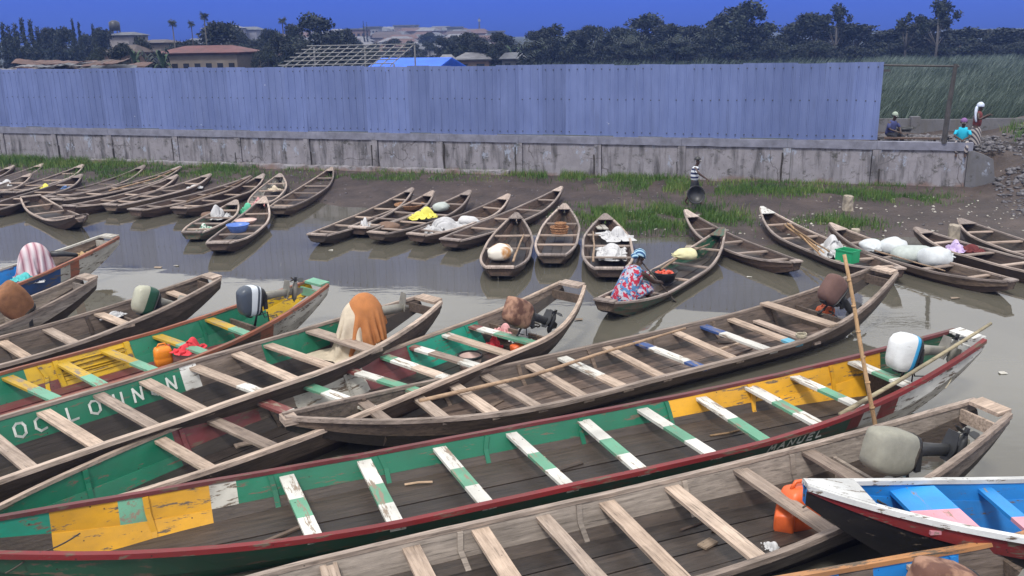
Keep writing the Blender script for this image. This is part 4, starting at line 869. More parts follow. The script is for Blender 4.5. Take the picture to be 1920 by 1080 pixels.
# cloth: a small mass-spring sheet dropped over what lies under it, so the folds are real ones
def cloth_sim(n, size, balls, z0, squeeze=1.0, seed=0, steps=150, iters=7, ny=None, size_y=None, jitter=.0, bend=.25):
    r = np.random.RandomState(seed); ny = ny or n; size_y = size_y or size
    gx, gy = np.meshgrid(np.linspace(-.5, .5, n) * size, np.linspace(-.5, .5, ny) * size_y, indexing='ij')
    P = np.stack([gx * squeeze, gy * squeeze, np.full_like(gx, z0)], -1)
    P[..., 2] += jitter * (np.sin(gx * 9 / size + r.rand() * 6) * np.cos(gy * 7 / size_y + r.rand() * 6) + .5 * np.sin(gx * 21 / size + r.rand() * 6 + gy * 13 / size_y)); P += r.normal(0, .004, P.shape); Q = P.copy()
    hx, hy = size / (n - 1), size_y / (ny - 1); hd = math.hypot(hx, hy)
    def con(A, B, L, k):
        d = B - A; l = np.linalg.norm(d, axis=-1, keepdims=True) + 1e-9; c = d * (k * .5 * (l - L) / l); A += c; B -= c
    for st in range(steps):
        V = (P - Q) * .96; Q = P.copy(); P = P + V; P[..., 2] -= .0022
        for it in range(iters):
            for o in (0, 1):
                m = (n - o) // 2 * 2; con(P[o:o + m:2], P[o + 1:o + m:2], hx, .9)
                m = (ny - o) // 2 * 2; con(P[:, o:o + m:2], P[:, o + 1:o + m:2], hy, .9)
                m = (n - 1 - o + 1) // 2 * 2
                A = P[o:-1:2, :-1]; B = P[o + 1::2, 1:][:A.shape[0]]; con(A[:B.shape[0]], B, hd, .35)
                A = P[o:-1:2, 1:]; B = P[o + 1::2, :-1][:A.shape[0]]; con(A[:B.shape[0]], B, hd, .35)
            if it == iters - 1:
                for o in range(4):
                    A = P[o:-2:4]; B = P[o + 2::4][:A.shape[0]]; con(A[:B.shape[0]], B, hx * 2, bend); A = P[:, o:-2:4]; B = P[:, o + 2::4][:, :A.shape[1]]; con(A[:, :B.shape[1]], B, hy * 2, bend)
            for (c, rad) in balls:
                q = (P - np.array(c)) / np.array(rad); l = np.linalg.norm(q, axis=-1); h = l < 1
                if h.any(): P[h] = np.array(c) + q[h] / l[h][:, None] * np.array(rad); Q[h] += (P[h] - Q[h]) * .5
            f = P[..., 2] < .008; P[..., 2][f] = .008; Q[f] += (P[f] - Q[f]) * .6
    return P
def cloth_obj(name, P, mat, parent=None, thick=.008):
    n, m = P.shape[:2]; i = np.arange(n * m).reshape(n, m); Qd = np.stack([i[:-1, :-1], i[1:, :-1], i[1:, 1:], i[:-1, 1:]], -1).reshape(-1, 4)
    o = mesh_np(name, P.reshape(-1, 3), Qd, M[mat], None, parent, True)
    k = o.modifiers.new('thickness', 'SOLIDIFY'); k.thickness = thick; k.offset = 1; q = o.modifiers.new('smooth', 'SUBSURF'); q.levels = 1; q.render_levels = 1; return o
HEAPS = []
for sd_, sq, balls in ((1, .55, [((0, 0, .05), (.35, .22, .16))]), (2, .5, [((.15, .05, .05), (.22, .2, .18)), ((-.2, 0, .03), (.2, .16, .12))]), (3, .6, [((-.1, 0, .04), (.28, .24, .2))]), (4, .48, [((0, .1, .03), (.3, .14, .14)), ((.05, -.15, .02), (.2, .14, .1))])):
    P_ = cloth_sim(38, 1.7, balls, .42, sq, sd_, 120, 6, jitter=.10); P_[..., :2] -= (P_[..., :2].max((0, 1)) + P_[..., :2].min((0, 1))) / 2
    e_ = np.array([np.percentile(np.abs(P_[..., 0]), 97), np.percentile(np.abs(P_[..., 1]), 97), np.percentile(P_[..., 2], 99)]); HEAPS.append(P_ / e_)

# draped motors (the motor itself is wholly under the cloth)
def drape(root, name, mat, H, R, a0, a1, flare=0.5, folds=9, seed=0, off=0.0, lean=(0, 0), top=0.25):
    b = MB(); n, mrows = 44, 12; rings = []
    for i in range(mrows + 1):
        t = i / mrows; r = []
        for k in range(n + 1):
            a = a0 + (a1 - a0) * k / n
            rad = R * (math.sin(min(t * 1.9, 1) * PI / 2) ** .8 * (.72 + .28 * t) + flare * max(t - .5, 0)) + off
            rad *= 1 + (0.24 * t ** .8) * math.sin(a * folds + seed + 1.5 * mnoise.noise((a * 2, t * 2, seed))) + 0.10 * mnoise.noise((a * 3, t * 3, seed))
            rad *= 1 + .07 * max(0, 1 - abs(mnoise.noise((math.cos(a) * 2.2 + seed, math.sin(a) * 2.2, t * 1.6))) * 4)
            zz = H * (math.cos(min(t * 1.9, 1) * PI / 2) * .30 + .70 * (1 - t ** 1.25)) + 0.03 * mnoise.noise((a * 4, t * 5, seed + 3)) * t
            r.append((math.cos(a) * rad + lean[0] * (1 - t), math.sin(a) * rad * 0.8 + lean[1] * (1 - t), zz))
        rings.append(r)
    b.loft(rings, 0, caps=False, closed=False); o = b.build(name, M[mat], root, True)
    m = o.modifiers.new('thickness', 'SOLIDIFY'); m.thickness = 0.008; return o
h = HULLS['N5']; root = empty('covered_motor', at(692, 655, 0.30), h.hd); tag(root, 'motor wrapped in an orange brown cloth over a cream cloth', 'covered motor')
P_ = cloth_sim(46, 1.75, [((.03, 0, .52), (.30, .25, .40)), ((.0, 0, .2), (.30, .27, .36))], .98, 1.0, 5, 150, 7); P_[..., :2] *= 1.06; P_[..., 2] += .012; Pc = P_
P_ = cloth_sim(40, 1.5, [((.03, 0, .52), (.32, .27, .42)), ((.0, 0, .2), (.32, .29, .38))], 1.0, 1.0, 8, 150, 7); P_[..., 0] += .05; P_[..., 1] -= .05
cloth_obj('orange_cover', P_ + np.array([-.11, .08, .035]), 'orange_cloth', root); cloth_obj('cream_cover', Pc + np.array([-.15, .08, -.06]), 'cream_cloth', root)
b = MB(); b.loft([[(x, r * math.cos(t) + .0, .62 - .1 * x + r * math.sin(t)) for t in [2 * PI * k / 10 for k in range(10)]] for x, r in ((.2, .09), (.45, .08), (.7, .075), (.9, .03))]); b.build('leg', M['grey_metal'], root, True)
b = MB(); b.loft([[(.72, -.12, .5), (.78, .12, .5), (.78, .12, .52), (.72, -.12, .52)], [(.80, -.09, .78), (.84, .09, .78), (.84, .09, .8), (.80, -.09, .8)]]); b.build('cavitation_plate', M['grey_metal'], root)
h = HULLS['N1']; root = empty('covered_motor', h.world((h.L / 2 - h.local(at(100, 516, .42))[0], .12, .36)), h.hd - .5); tag(root, 'motor draped with a pink striped towel in the blue boat', 'covered motor')
cloth_obj('towel', cloth_sim(42, 1.45, [((-.02, 0, .42), (.29, .22, .33)), ((-.02, 0, .15), (.30, .24, .3))], .8, 1.0, 9, 150, 7), 'pink_striped_towel', root)
b = MB(); b.tube([(.3, 0, .45), (.6, .02, .40), (.85, .02, .33)], [.07, .06, .04], 8); b.build('leg', M['black_rubber'], root, True)

# ------------------------------------------------------------------ loads in the boats
def heap(name, label, cat, px, z, r, hgt, mat, seed=0, rough=0.5, rz=None, fine=5.0, group=None, extra=None):
    """a crumpled cloth or soft sack: an ico ball flattened below and pushed into folds"""
    if name in ('cloth_heap', 'tarpaulin', 'net_heap', 'bag'):
        P = HEAPS[int(seed) % 4] * np.array([r[0] * (-1 if seed % 3 == 0 else 1), r[1], hgt * 1.15]); o = cloth_obj(name, P, mat if isinstance(mat, str) else mat[0], None, .010); me = o.data
        p = at(px[0], px[1], z + hgt * .35); o.location = (p.x, p.y, z); o.rotation_euler = (0, 0, rz if rz is not None else rnd.uniform(0, 6)); tag(o, label, cat, group); return o
    b = MB(); rings = []; n = 26      # a filled sack lying on its side, tied at one end
    for t, q, w_ in ((0, .30, 0), (.03, .62, 0), (.12, .90, .02), (.28, 1.02, 0), (.48, 1.0, 0), (.66, .95, .03), (.80, .76, .10), (.89, .46, .22), (.935, .24, .28), (.955, .24, .28), (.985, .40, .35), (1.0, .46, .4)):
        rg = []
        for k in range(n):
            a = 2 * PI * k / n; e = q * (1 + w_ * math.sin(a * 6 + seed + t * 3) + .16 * mnoise.noise((math.cos(a) * 1.3 + seed, math.sin(a) * 1.3, t * 3)) + .06 * mnoise.noise((math.cos(a) * 4 + seed, math.sin(a) * 4, t * 8)))
            zz = math.sin(a) * hgt * .58 * e; zz = max(zz, -.42 * hgt) + .42 * hgt
            rg.append(((t - .5) * 2 * r[0] * 1.05, math.cos(a) * r[1] * e, zz if q > .5 else zz * .8 + .06 * hgt))
        rings.append(rg)
    b.loft(rings); tmp = b.build(name, M[mat if isinstance(mat, str) else mat[0]], None, True); me = tmp.data; bpy.data.objects.remove(tmp)
    o = bpy.data.objects.new(name, me); col.objects.link(o); p = at(px[0], px[1], z + hgt * .35); o.location = (p.x, p.y, z); q_ = o.modifiers.new('smooth', 'SUBSURF'); q_.levels = 1; q_.render_levels = 1
    o.rotation_euler = (0, 0, rz if rz is not None else rnd.uniform(0, 6)); tag(o, label, cat, group); return o
CB = 'cloth'
heap('cloth_heap', 'white cloth crumpled in the pale canoe at the left edge', CB, (8, 347), .18, (.35, .28), .22, 'white_cloth', 1)
heap('cloth_heap', 'yellow cloth hanging over a seat of the far left canoe', CB, (84, 350), .24, (.30, .22), .13, 'yellow_cloth', 2)
heap('cloth_heap', 'blue cloth beside the yellow cloth on the far left bank', CB, (122, 352), .18, (.26, .18), .10, 'blue_cloth', 3)
heap('cloth_heap', 'small white cloth tucked in the bow of a canoe in the left row', CB, (365, 351), .22, (.28, .16), .10, 'white_cloth', 4)
heap('cloth_heap', 'white cloth pile in the green grey canoe', CB, (410, 402), .16, (.36, .28), .34, 'white_cloth', 5)
heap('cloth_heap', 'green and white printed cloth in the stern of the green grey canoe', CB, (384, 427), .20, (.30, .2), .16, 'green_white_cloth', 6)
heap('bundle', 'brown bundle beside the white cloth in the green grey canoe', 'bundle', (391, 405), .14, (.2, .2), .2, 'brown_cloth', 7)
heap('cloth_heap', 'green cloth beside the blue bowl', CB, (466, 394), .2, (.24, .26), .26, 'green_cloth', 8)
heap('cloth_heap', 'pink and white cloth in the bow of the canoe with the blue bowl', CB, (482, 383), .25, (.2, .26), .24, 'pink_cloth', 9)
heap('cloth_heap', 'pale rope bundle in the whitewashed canoe', CB, (516, 354), .22, (.2, .3), .14, 'cream_cloth', 10)
heap('cloth_heap', 'small white bundle in the stern of the basket canoe', CB, (683, 422), .15, (.42, .2), .24, 'white_cloth', 11)
heap('bundle', 'brown sacking in the stern of the yellow cloth canoe', 'bundle', (727, 425), .14, (.36, .26), .22, 'brown_cloth', 12)
heap('cloth_heap', 'crumpled yellow cloth in a canoe of the middle group', CB, (792, 403), .2, (.46, .28), .24, 'yellow_cloth', 13, rz=.5)
heap('bundle', 'grey bundle beside the crumpled yellow cloth', 'bundle', (828, 389), .18, (.3, .22), .26, 'grey_sack', 14)
heap('cloth_heap', 'large white cloth lying in a canoe of the middle group', 'cloth', (836, 425), .14, (.66, .32), .30, 'white_cloth', 15, rz=.35, rough=.35)
heap('sack', 'small white sack beyond the large white cloth', 'sack', (880, 415), .18, (.3, .22), .22, 'white_cloth', 16)
heap('sack', 'rust marked white sack in the stern on canoe', 'sack', (939, 474), .12, (.40, .30), .34, 'rust_marked_sack', 17, rough=.25, rz=1.35)
heap('tarpaulin', 'white tarpaulin spread over the side of the stern on canoe', 'tarpaulin', (1154, 438), .30, (.38, .6), .22, 'white_cloth', 18, rough=.4, rz=.2)
heap('tarpaulin', 'white tarpaulin heaped in the stern of the same canoe', 'tarpaulin', (1146, 472), .18, (.36, .66), .20, 'white_cloth', 19, rough=.4, rz=-.1)
heap('bundle', 'cream and yellow cloth tied round the rail of the paddled canoe', 'bundle', (1283, 478), .34, (.26, .24), .24, 'cream_yellow_cloth', 20)
heap('cloth_heap', 'white cloth heap between the bamboo poles and the green crate', CB, (1561, 466), .14, (.52, .4), .34, 'white_cloth', 21, rough=.6)
heap('sack', 'smaller tied white sack in the loaded canoe', 'sack', (1676, 463), .14, (.38, .30), .36, 'sack_blue_white', 22, rough=.3)
heap('sack', 'pale striped sack left of the smaller tied white sack', 'sack', (1636, 464), .14, (.30, .28), .30, 'sack_blue_white', 26, rough=.45)
heap('sack', 'grey half of the big sack pair in the loaded canoe', 'sack', (1717, 479), .12, (.52, .34), .36, 'grey_sack', 23, rough=.25, rz=0)
heap('sack', 'bulging white sack with a tied mouth in the loaded canoe', 'sack', (1756, 485), .12, (.38, .34), .42, 'sack_blue_white', 24, rough=.25)
heap('cloth_heap', 'lilac cloth in the canoe at the right edge', CB, (1795, 464), .2, (.32, .22), .18, 'lilac_cloth', 25)
heap('cloth_heap', 'dark red cloth in the canoe at the right edge', CB, (1822, 468), .2, (.3, .22), .16, 'maroon_cloth', 27)
heap('cloth_heap', 'tan cloth pile behind the towel draped motor', CB, (168, 468), .5, (.42, .24), .20, 'tan_cloth', 28, rz=.9)
heap('cloth_heap', 'teal cloth on the blue seat of the blue boat', CB, (42, 521), .46, (.22, .2), .12, 'teal_cloth', 29)
heap('cloth_heap', 'white cloth beside the teal cloth in the blue boat', CB, (64, 526), .44, (.2, .14), .08, 'white_cloth', 30)
heap('cloth_heap', 'white cloth on the seat beside the dark net heap', CB, (213, 592), .44, (.22, .12), .08, 'white_cloth', 31)
heap('net_heap', 'dark net and rope heap in the bare brown grey boat', 'net', (172, 612), .06, (.42, .3), .34, 'dark_net', 32, rough=.9)
heap('cloth_heap', 'red cloth over a seat beside the orange can', CB, (354, 650), .36, (.26, .20), .16, 'red_cloth', 33)
heap('cloth_heap', 'pink cloth under the rusty hooded motor', CB, (945, 617), .3, (.2, .16), .12, 'pink_cloth', 34)
heap('bag', 'small crimson bag on the floor of the teal panelled boat', 'bag', (925, 646), .08, (.15, .13), .2, 'red_cloth', 35)
heap('bag', 'white plastic bag beside the rusty hooded motor', 'bag', (986, 633), .22, (.24, .2), .2, 'white_cloth', 36)
heap('cloth_heap', 'crumpled pale rag on the floor of the front grey boat', CB, (1446, 1026), .03, (.12, .08), .08, 'white_cloth', 37)

def lathe(b, prof, n=20, mi=0, c=(0, 0, 0)):
    b.loft([[(c[0] + r * math.cos(2 * PI * k / n), c[1] + r * math.sin(2 * PI * k / n), c[2] + z) for k in range(n)] for r, z in prof], mi, caps=False)
def bowl(name, label, cat, px, z, r, hgt, mat, wall_t=.012, foot=.7):
    root = empty(name, at(px[0], px[1], z)); tag(root, label, cat)
    b = MB(); lathe(b, [(0.001, 0), (r * foot, 0), (r * .9, hgt * .6), (r, hgt), (r - wall_t, hgt), (r * .9 - wall_t, hgt * .6), (r * foot - wall_t, wall_t), (.001, wall_t)]); b.build('bowl', M[mat], root, True)
    b = MB(); lathe(b, [(r, hgt - .02), (r + .018, hgt - .005), (r + .014, hgt + .008), (r - .004, hgt + .006)]); b.build('rim', M[mat], root, True); return root
bowl('bowl', 'bright blue plastic bowl in a canoe left of centre', 'bowl', (447, 434), .22, .30, .20, 'blue_plastic')
bowl('basin', 'pale round basin behind the blue bowl', 'basin', (461, 420), .2, .30, .12, 'pale_plastic')
r_ = bowl('basin', 'black basin of tomatoes in front of the seated woman', 'basin', (1246, 527), .14, .27, .22, 'black_plastic')
tm = bmesh.new(); bmesh.ops.create_icosphere(tm, subdivisions=2, radius=.035); tme = bpy.data.meshes.new('tomato'); tm.to_mesh(tme); tm.free(); tme.materials.append(M['tomato']); tme.polygons.foreach_set('use_smooth', [True] * len(tme.polygons))
for k in range(22):
    a, q = rnd.uniform(0, 6.28), .2 * math.sqrt(rnd.random()); o = bpy.data.objects.new('tomato', tme); col.objects.link(o); o.location = r_.location + Vector((q * math.cos(a), q * math.sin(a), .17 + .06 * (1 - q / .2)))
    tag(o, 'red tomato in the black basin of the paddled canoe', 'tomato', 'tomatoes in the black basin')
b = MB(); lathe(b, [(0.001, .13), (.20, .13), (.215, .145), (.12, .165), (.001, .17)]); o = b.build('filling', M['tomato'], r_, True); o.scale = (1, 1, 1)
def basket(label, px, z, r, hgt, mat='basket'):
    root = empty('basket', at(px[0], px[1], z)); tag(root, label, 'basket')
    b = MB(); lathe(b, [(.001, 0), (r * .8, 0), (r, hgt), (r - .02, hgt), (r * .78, .02), (.001, .02)], 18); b.build('body', M[mat], root, True)
    for q in (.35, .7, 1.0):
        b = MB(); b.tube([(r * (.8 + .2 * q) * 1.02 * math.cos(t), r * (.8 + .2 * q) * 1.02 * math.sin(t), hgt * q) for t in [2 * PI * k / 18 for k in range(19)]], .014, 6); b.build('hoop', M[mat], root, True)
    return root
basket('round brown woven basket on a seat of the stern on canoe', (1049, 441), .20, .24, .22)
basket('small brown basket stacked beyond the round brown basket', (1051, 431), .30, .15, .18)
r_ = basket('wide red brown basket in the canoe with the small white bundle', (768, 391), .16, .46, .14); 
def tub(label, px, z, r, hgt, m1, m2):
    root = empty('tub', at(px[0], px[1], z)); tag(root, label, 'tub')
    b = MB(); lathe(b, [(.001, 0), (r * .9, 0), (r, hgt), (r - .015, hgt), (r * .88, .015), (.001, .015)], 22); b.build('body', M[m1], root, True)
    b = MB(); b.tube([(r * 1.03 * math.cos(t), r * 1.03 * math.sin(t), hgt) for t in [2 * PI * k / 22 for k in range(23)]], .022, 6); b.build('rim', M[m2], root, True)
tub('pale tub with a black rim on the floor of the teal panelled boat', (882, 690), .03, .19, .22, 'pale_plastic', 'black_plastic')

def jerrycan(label, px, z, mat, rz=0.0, sc=1.0, lying=False):
    root = empty('jerrycan', at(px[0], px[1], z), rz); tag(root, label, 'jerrycan')
    R = Matrix.Rotation(1.35, 3, 'Y') if lying else Matrix.Identity(3)
    def bl(b, n, m, sm=True): b.v = [tuple(R @ (Vector(q) * sc) + (Vector((0, 0, .12 * sc)) if lying else Vector((0, 0, 0)))) for q in b.v]; b.build(n, m, root, sm)
    b = MB(); b.loft([ring(0, 0, a, rx, ry, 20, 4.5) for a, rx, ry in ((0, .14, .10), (.02, .165, .12), (.14, .17, .122), (.16, .164, .116), (.18, .17, .122), (.30, .165, .12), (.36, .14, .10), (.385, .09, .06))]); bl(b, 'body', M[mat])
    b = MB(); b.tube([(-.1, 0, .37), (-.06, 0, .435), (.05, 0, .435), (.09, 0, .37)], .018, 8); bl(b, 'handle', M[mat])
    b = MB(); b.tube([(.115, 0, .34), (.135, 0, .40)], .03, 10); bl(b, 'cap', M['red_plastic']); return root
jerrycan('yellow orange jerrycan beside the red cloth', (308, 684), .12, 'jerry_orange', .6, .85)
jerrycan('red orange fuel can with a hose beside the blue boat\'s bow', (1497, 985), .03, 'jerry_red', .3, 1.25)
jerrycan('second orange fuel can half under a seat of the front grey boat', (1468, 1005), .02, 'jerry_red', 1.2, .9, True)
jerrycan('red fuel can under the high seat of the longest bare boat', (1545, 610), .05, 'jerry_red', .5, 1.0)
jerrycan('orange can lying beside the pale tub', (962, 672), .10, 'jerry_red', .5, .8, True)
root = empty('crate', at(1588, 491, .16), 2.2); tag(root, 'bright green plastic crate in the canoe with bamboo poles', 'crate')
for nm, c_, s_ in (('base', (0, 0, .01), (.42, .30, .02)), ('side', (0, .15, .15), (.42, .02, .28)), ('side', (0, -.15, .15), (.42, .02, .28)), ('side', (.21, 0, .15), (.02, .28, .28)), ('side', (-.21, 0, .15), (.02, .28, .28)), ('rim', (0, .165, .28), (.46, .02, .03)), ('rim', (0, -.165, .28), (.46, .02, .03))):
    b = MB(); b.box(c_, s_); b.build(nm, M['green_plastic'], root)

def pole(name, label, cat, pts, r, mat, group=None, n=14, nodes=0):
    P = [Vector(p) for p in pts]; out = []; rad = []
    for i in range(len(P) - 1):
        k = max(2, n // (len(P) - 1))
        for j in range(k):
            t = j / k; out.append(P[i].lerp(P[i + 1], t))
    out.append(P[-1]); L = len(out)
    for i, q in enumerate(out):
        t = i / (L - 1); rad.append(r * (1 - .35 * t)); s = r * .35; out[i] = q + Vector((mnoise.noise((t * 5, 1, r * 90)), mnoise.noise((t * 5, 7, r * 90)), mnoise.noise((t * 5, 4, r * 70)))) * s
    base = out[0].copy(); b = MB(); b.tube([q - base for q in out], rad, 8)
    if nodes:
        for k in range(1, nodes):
            q = out[0].lerp(out[-1], k / nodes) - base; d = (out[-1] - out[0]).normalized() * .012; b.tube([q - d, q + d], r * 1.14 * (1 - .35 * k / nodes), 8)
    o = b.build(name, M[mat], None, True); o.location = base; tag(o, label, cat, group); return o
p0 = at(1642, 800, .42); Yd = p0.y + .10
top = atd(1583, 478, p0.y + .45); d_ = (p0 - top).normalized()
pole('bamboo_pole', 'tall leaning bamboo mooring pole standing between two front boats', 'pole', [p0 + d_ * 0.75, p0, top], .036, 'bamboo', nodes=9)
h = HULLS['N9']; pole('pole', 'greenish pole laid over the red rail and sticking out past the white motor', 'pole', [at(1575, 778, .44), at(1700, 705, .72), at(1858, 607, 1.12)], .034, 'green_pole')
h = HULLS['N7']; pole('pole', 'long crooked pale pole lying on the seats of the longest bare boat', 'pole', [at(786, 752, .40), at(1000, 703, .42), at(1150, 655, .42), at(1285, 616, .46)], .033, 'pole_pale')
for k, (a, c_) in enumerate((((1470, 421), (1535, 470)), ((1476, 419), (1545, 474)), ((1482, 422), (1538, 478)), ((1490, 430), (1555, 472)))):
    pole('bamboo_pole', 'thin bamboo pole lying lengthwise in the canoe with the green crate', 'pole', [at(*a, .40 + .02 * k), at(*c_, .30 + .02 * k)], .026, 'bamboo', 'bamboo poles in the canoe')
pole('pole', 'thin pole along the rail of the loaded canoe', 'pole', [at(1640, 470, .34), at(1772, 508, .32)], .022, 'pole_pale')
pole('paddle_shaft', 'crooked stick lying in the canoe with the rust marked sack', 'stick', [at(962, 490, .22), at(973, 460, .28), at(982, 440, .33)], .03, 'pole_pale')
pole('paddle_shaft', 'crooked stick along the left side of the tarpaulin canoe', 'stick', [at(1112, 490, .28), at(1114, 460, .3), at(1112, 434, .34)], .03, 'pole_pale')
pole('pole', 'bent pole tied along the rail of the paddled canoe', 'pole', [at(1240, 505, .36), at(1275, 480, .38), at(1330, 458, .42)], .03, 'pole_pale')
pole('pole', 'pale marked pole lying along the left row of canoes', 'pole', [at(205, 358, .40), at(290, 335, .45), at(338, 314, .58)], .032, 'pole_pale')
pole('pole', 'pole resting across the marked canoes at the end of the left row', 'pole', [at(350, 378, .36), at(420, 355, .42), at(470, 331, .55)], .03, 'pole_pale')
for a in ((1120, 424), (1131, 424)):
    b = MB(); b.box((0, 0, 0), (.13, .75, .03), rz=.1); o = b.build('board', M['white_old']); o.location = at(a[0], a[1], .33); tag(o, 'short white board lying in the bow of the tarpaulin canoe', 'board', 'white boards in the canoe')

# coils and ties
def coil(label, px, z, r, n, mat, tilt=0.0):
    pts = []
    for k in range(n * 16 + 1):
        t = k / 16 * 2 * PI; rr = r * (1 + .12 * mnoise.noise((k * .21, r, 0))); pts.append((rr * math.cos(t), rr * math.sin(t) * .8, .012 * k / 16 + .012 * mnoise.noise((k * .3, 3, 0))))
    b = MB(); b.tube(pts, .011, 6); o = b.build('rope', M[mat], None, True); o.location = at(px[0], px[1], z); o.rotation_euler = (tilt, 0, rnd.uniform(0, 6)); tag(o, label, 'rope')
coil('rope coil at the end of a seat in the longest bare boat', (1502, 631), .40, .10, 4, 'rope')
coil('dark cable looped on the high seat by the mauve brown motor', (1548, 588), .34, .14, 2, 'rope_dark')
coil('dark rope looped under the rusty hooded motor', (1000, 610), .45, .13, 2, 'rope_dark')
def line(label, pts, mat='rope', r=.010):
    b = MB(); P = [Vector(p) for p in pts]; Q = []
    for i in range(len(P) - 1):
        for j in range(6): t = j / 6; q = P[i].lerp(P[i + 1], t); q.z -= .05 * math.sin(PI * t) * (P[i + 1] - P[i]).length; Q.append(q)
    Q.append(P[-1]); b.tube([q - Q[0] for q in Q], r, 6); o = b.build('rope', M[mat], None, True); o.location = Q[0]; tag(o, label, 'rope')
line('thin line tied over the rail in the lower left corner', [at(10, 1075, .55), at(60, 1040, .58), at(150, 1000, .45)], 'rope_dark', .008)
line('thin mooring line in the bow of the blue boat', [at(1645, 938, .72), at(1675, 950, .60), at(1712, 972, .52)], 'rope_dark', .012)
line('cord knotted round the dark red rail near its white end', [at(1778, 683, .70), at(1783, 712, .45), at(1772, 728, .40)], 'rope', .010)
line('hose running from the red orange fuel can', [at(1505, 952, .50), at(1520, 940, .56), at(1545, 938, .5)], 'rope_dark', .010)

for key, n_ in (('N3', 4), ('N5', 7), ('N6', 4), ('N7', 7), ('N9', 6), ('N11', 6)):
    h = HULLS[key]
    for k in range(n_):
        s_ = rnd.uniform(2.4, h.L * .75); y_ = rnd.uniform(-.5, .5) * h.w(s_); L_ = rnd.uniform(.12, .6); a_ = rnd.uniform(-.5, .5); p = h.world((h.L / 2 - s_, y_, .075))
        if k % 3 == 0: b = MB(); b.box((0, 0, 0), (L_ * 1.2, rnd.uniform(.05, .12), .022)); o = b.build('loose_board', M[rnd.choice(['wood_pale', 'wood', 'thwart'])]); c_ = 'board'
        else: b = MB(); b.tube([(-L_ / 2, 0, 0), (0, rnd.uniform(-.04, .04), .01), (L_ / 2, 0, 0)], rnd.uniform(.008, .016), 6); o = b.build('stick', M[rnd.choice(['pole_pale', 'wood_brown', 'bamboo'])]); c_ = 'stick'
        o.location = p; o.rotation_euler = (0, 0, h.hd + a_); tag(o, 'small loose ' + c_ + ' lying on the floor of a moored boat', c_, 'loose ' + c_ + 's on the boat floors')
# ------------------------------------------------------------------ people
def skin_body(root, J, edges, rootj, head, face, mat='skin'):
    """one continuous body grown over joints; J: name -> (x, y, z, r)"""
    J = dict(J); edges = list(edges)
    def hand(wrist, elbow, tag_):
        wv = Vector(J[wrist][:3]); d = (wv - Vector(J[elbow][:3])).normalized(); sd = d.cross(Vector((0, 0, 1)))
        sd = sd.normalized() if sd.length > .1 else Vector((0, 1, 0)); dn = Vector((0, 0, -1)); dn = (dn - d * dn.dot(d)); dn = dn.normalized() if dn.length > .1 else Vector((1, 0, 0))
        J[tag_ + 'p'] = (*(wv + d * .06), .026); edges.append((wrist, tag_ + 'p'))
        for k, (o_, ln) in enumerate(((-.03, .065), (-.01, .078), (.01, .074), (.03, .058))):
            a = wv + d * .095 + sd * o_; b_ = a + d * ln * .55 + dn * .012; c_ = b_ + d * ln * .3 + dn * .035
            for nm, q, rr, pv in ((f'{tag_}{k}a', a, .0095, tag_ + 'p'), (f'{tag_}{k}b', b_, .0085, f'{tag_}{k}a'), (f'{tag_}{k}c', c_, .007, f'{tag_}{k}b')): J[nm] = (*q, rr); edges.append((pv, nm))
        a = wv + d * .04 + sd * .035 + dn * .01; b_ = a + d * .04 + sd * .02 + dn * .02
        J[tag_ + 't'] = (*a, .011); J[tag_ + 'u'] = (*b_, .009); edges.extend([(wrist, tag_ + 't'), (tag_ + 't', tag_ + 'u')])
    for side in ('l', 'r'):
        if side + 'wr' in J: hand(side + 'wr', side + 'el', side + 'h')
    # head with nose and chin
    hc = Vector(head); f = Vector(face).normalized(); up = Vector((0, 0, 1)); up = (up - f * up.dot(f)).normalized()
    J['skull'] = (*(hc + up * .035 - f * .012), .088); J['jaw'] = (*(hc - up * .065 + f * .025), .058); J['nose'] = (*(hc - up * .012 + f * .098), .014)
    edges += [('neck', 'jaw'), ('jaw', 'skull'), ('skull', 'nose')]
    names = list(J); me = bpy.data.meshes.new('body'); me.from_pydata([J[n][:3] for n in names], [(names.index(a), names.index(b_)) for a, b_ in edges], [])
    o = bpy.data.objects.new('body', me); col.objects.link(o); o.parent = root; me.materials.append(M[mat])
    o.modifiers.new('skin', 'SKIN'); 
    if not me.skin_vertices: 
        bm = bmesh.new(); bm.from_mesh(me); bm.verts.layers.skin.verify(); bm.to_mesh(me); bm.free()
    sv = me.skin_vertices[0].data
    for i, n_ in enumerate(names): sv[i].radius = (J[n_][3], J[n_][3]); sv[i].use_root = (n_ == rootj)
    o.modifiers['skin'].use_smooth_shade = True
    s = o.modifiers.new('smooth', 'SUBSURF'); s.levels = 1; s.render_levels = 1
    side = up.cross(f)
    for k in (-1, 1):
        bm = bmesh.new(); bmesh.ops.create_uvsphere(bm, u_segments=8, v_segments=6, radius=.011); e = bpy.data.meshes.new('eye'); bm.to_mesh(e); bm.free(); e.materials.append(M['white_plastic'])
        eo = bpy.data.objects.new('eye', e); col.objects.link(eo); eo.parent = root; eo.location = hc + f * .078 + side * .032 * k + up * .016
        bm = bmesh.new(); bmesh.ops.create_uvsphere(bm, u_segments=8, v_segments=6, radius=.02); e = bpy.data.meshes.new('ear'); bm.to_mesh(e); bm.free(); e.materials.append(M[mat])
        eo = bpy.data.objects.new('ear', e); col.objects.link(eo); eo.parent = root; eo.location = hc + side * .09 * k - f * .012 + up * .0; eo.scale = (.7, .7, 1.4)
    return o
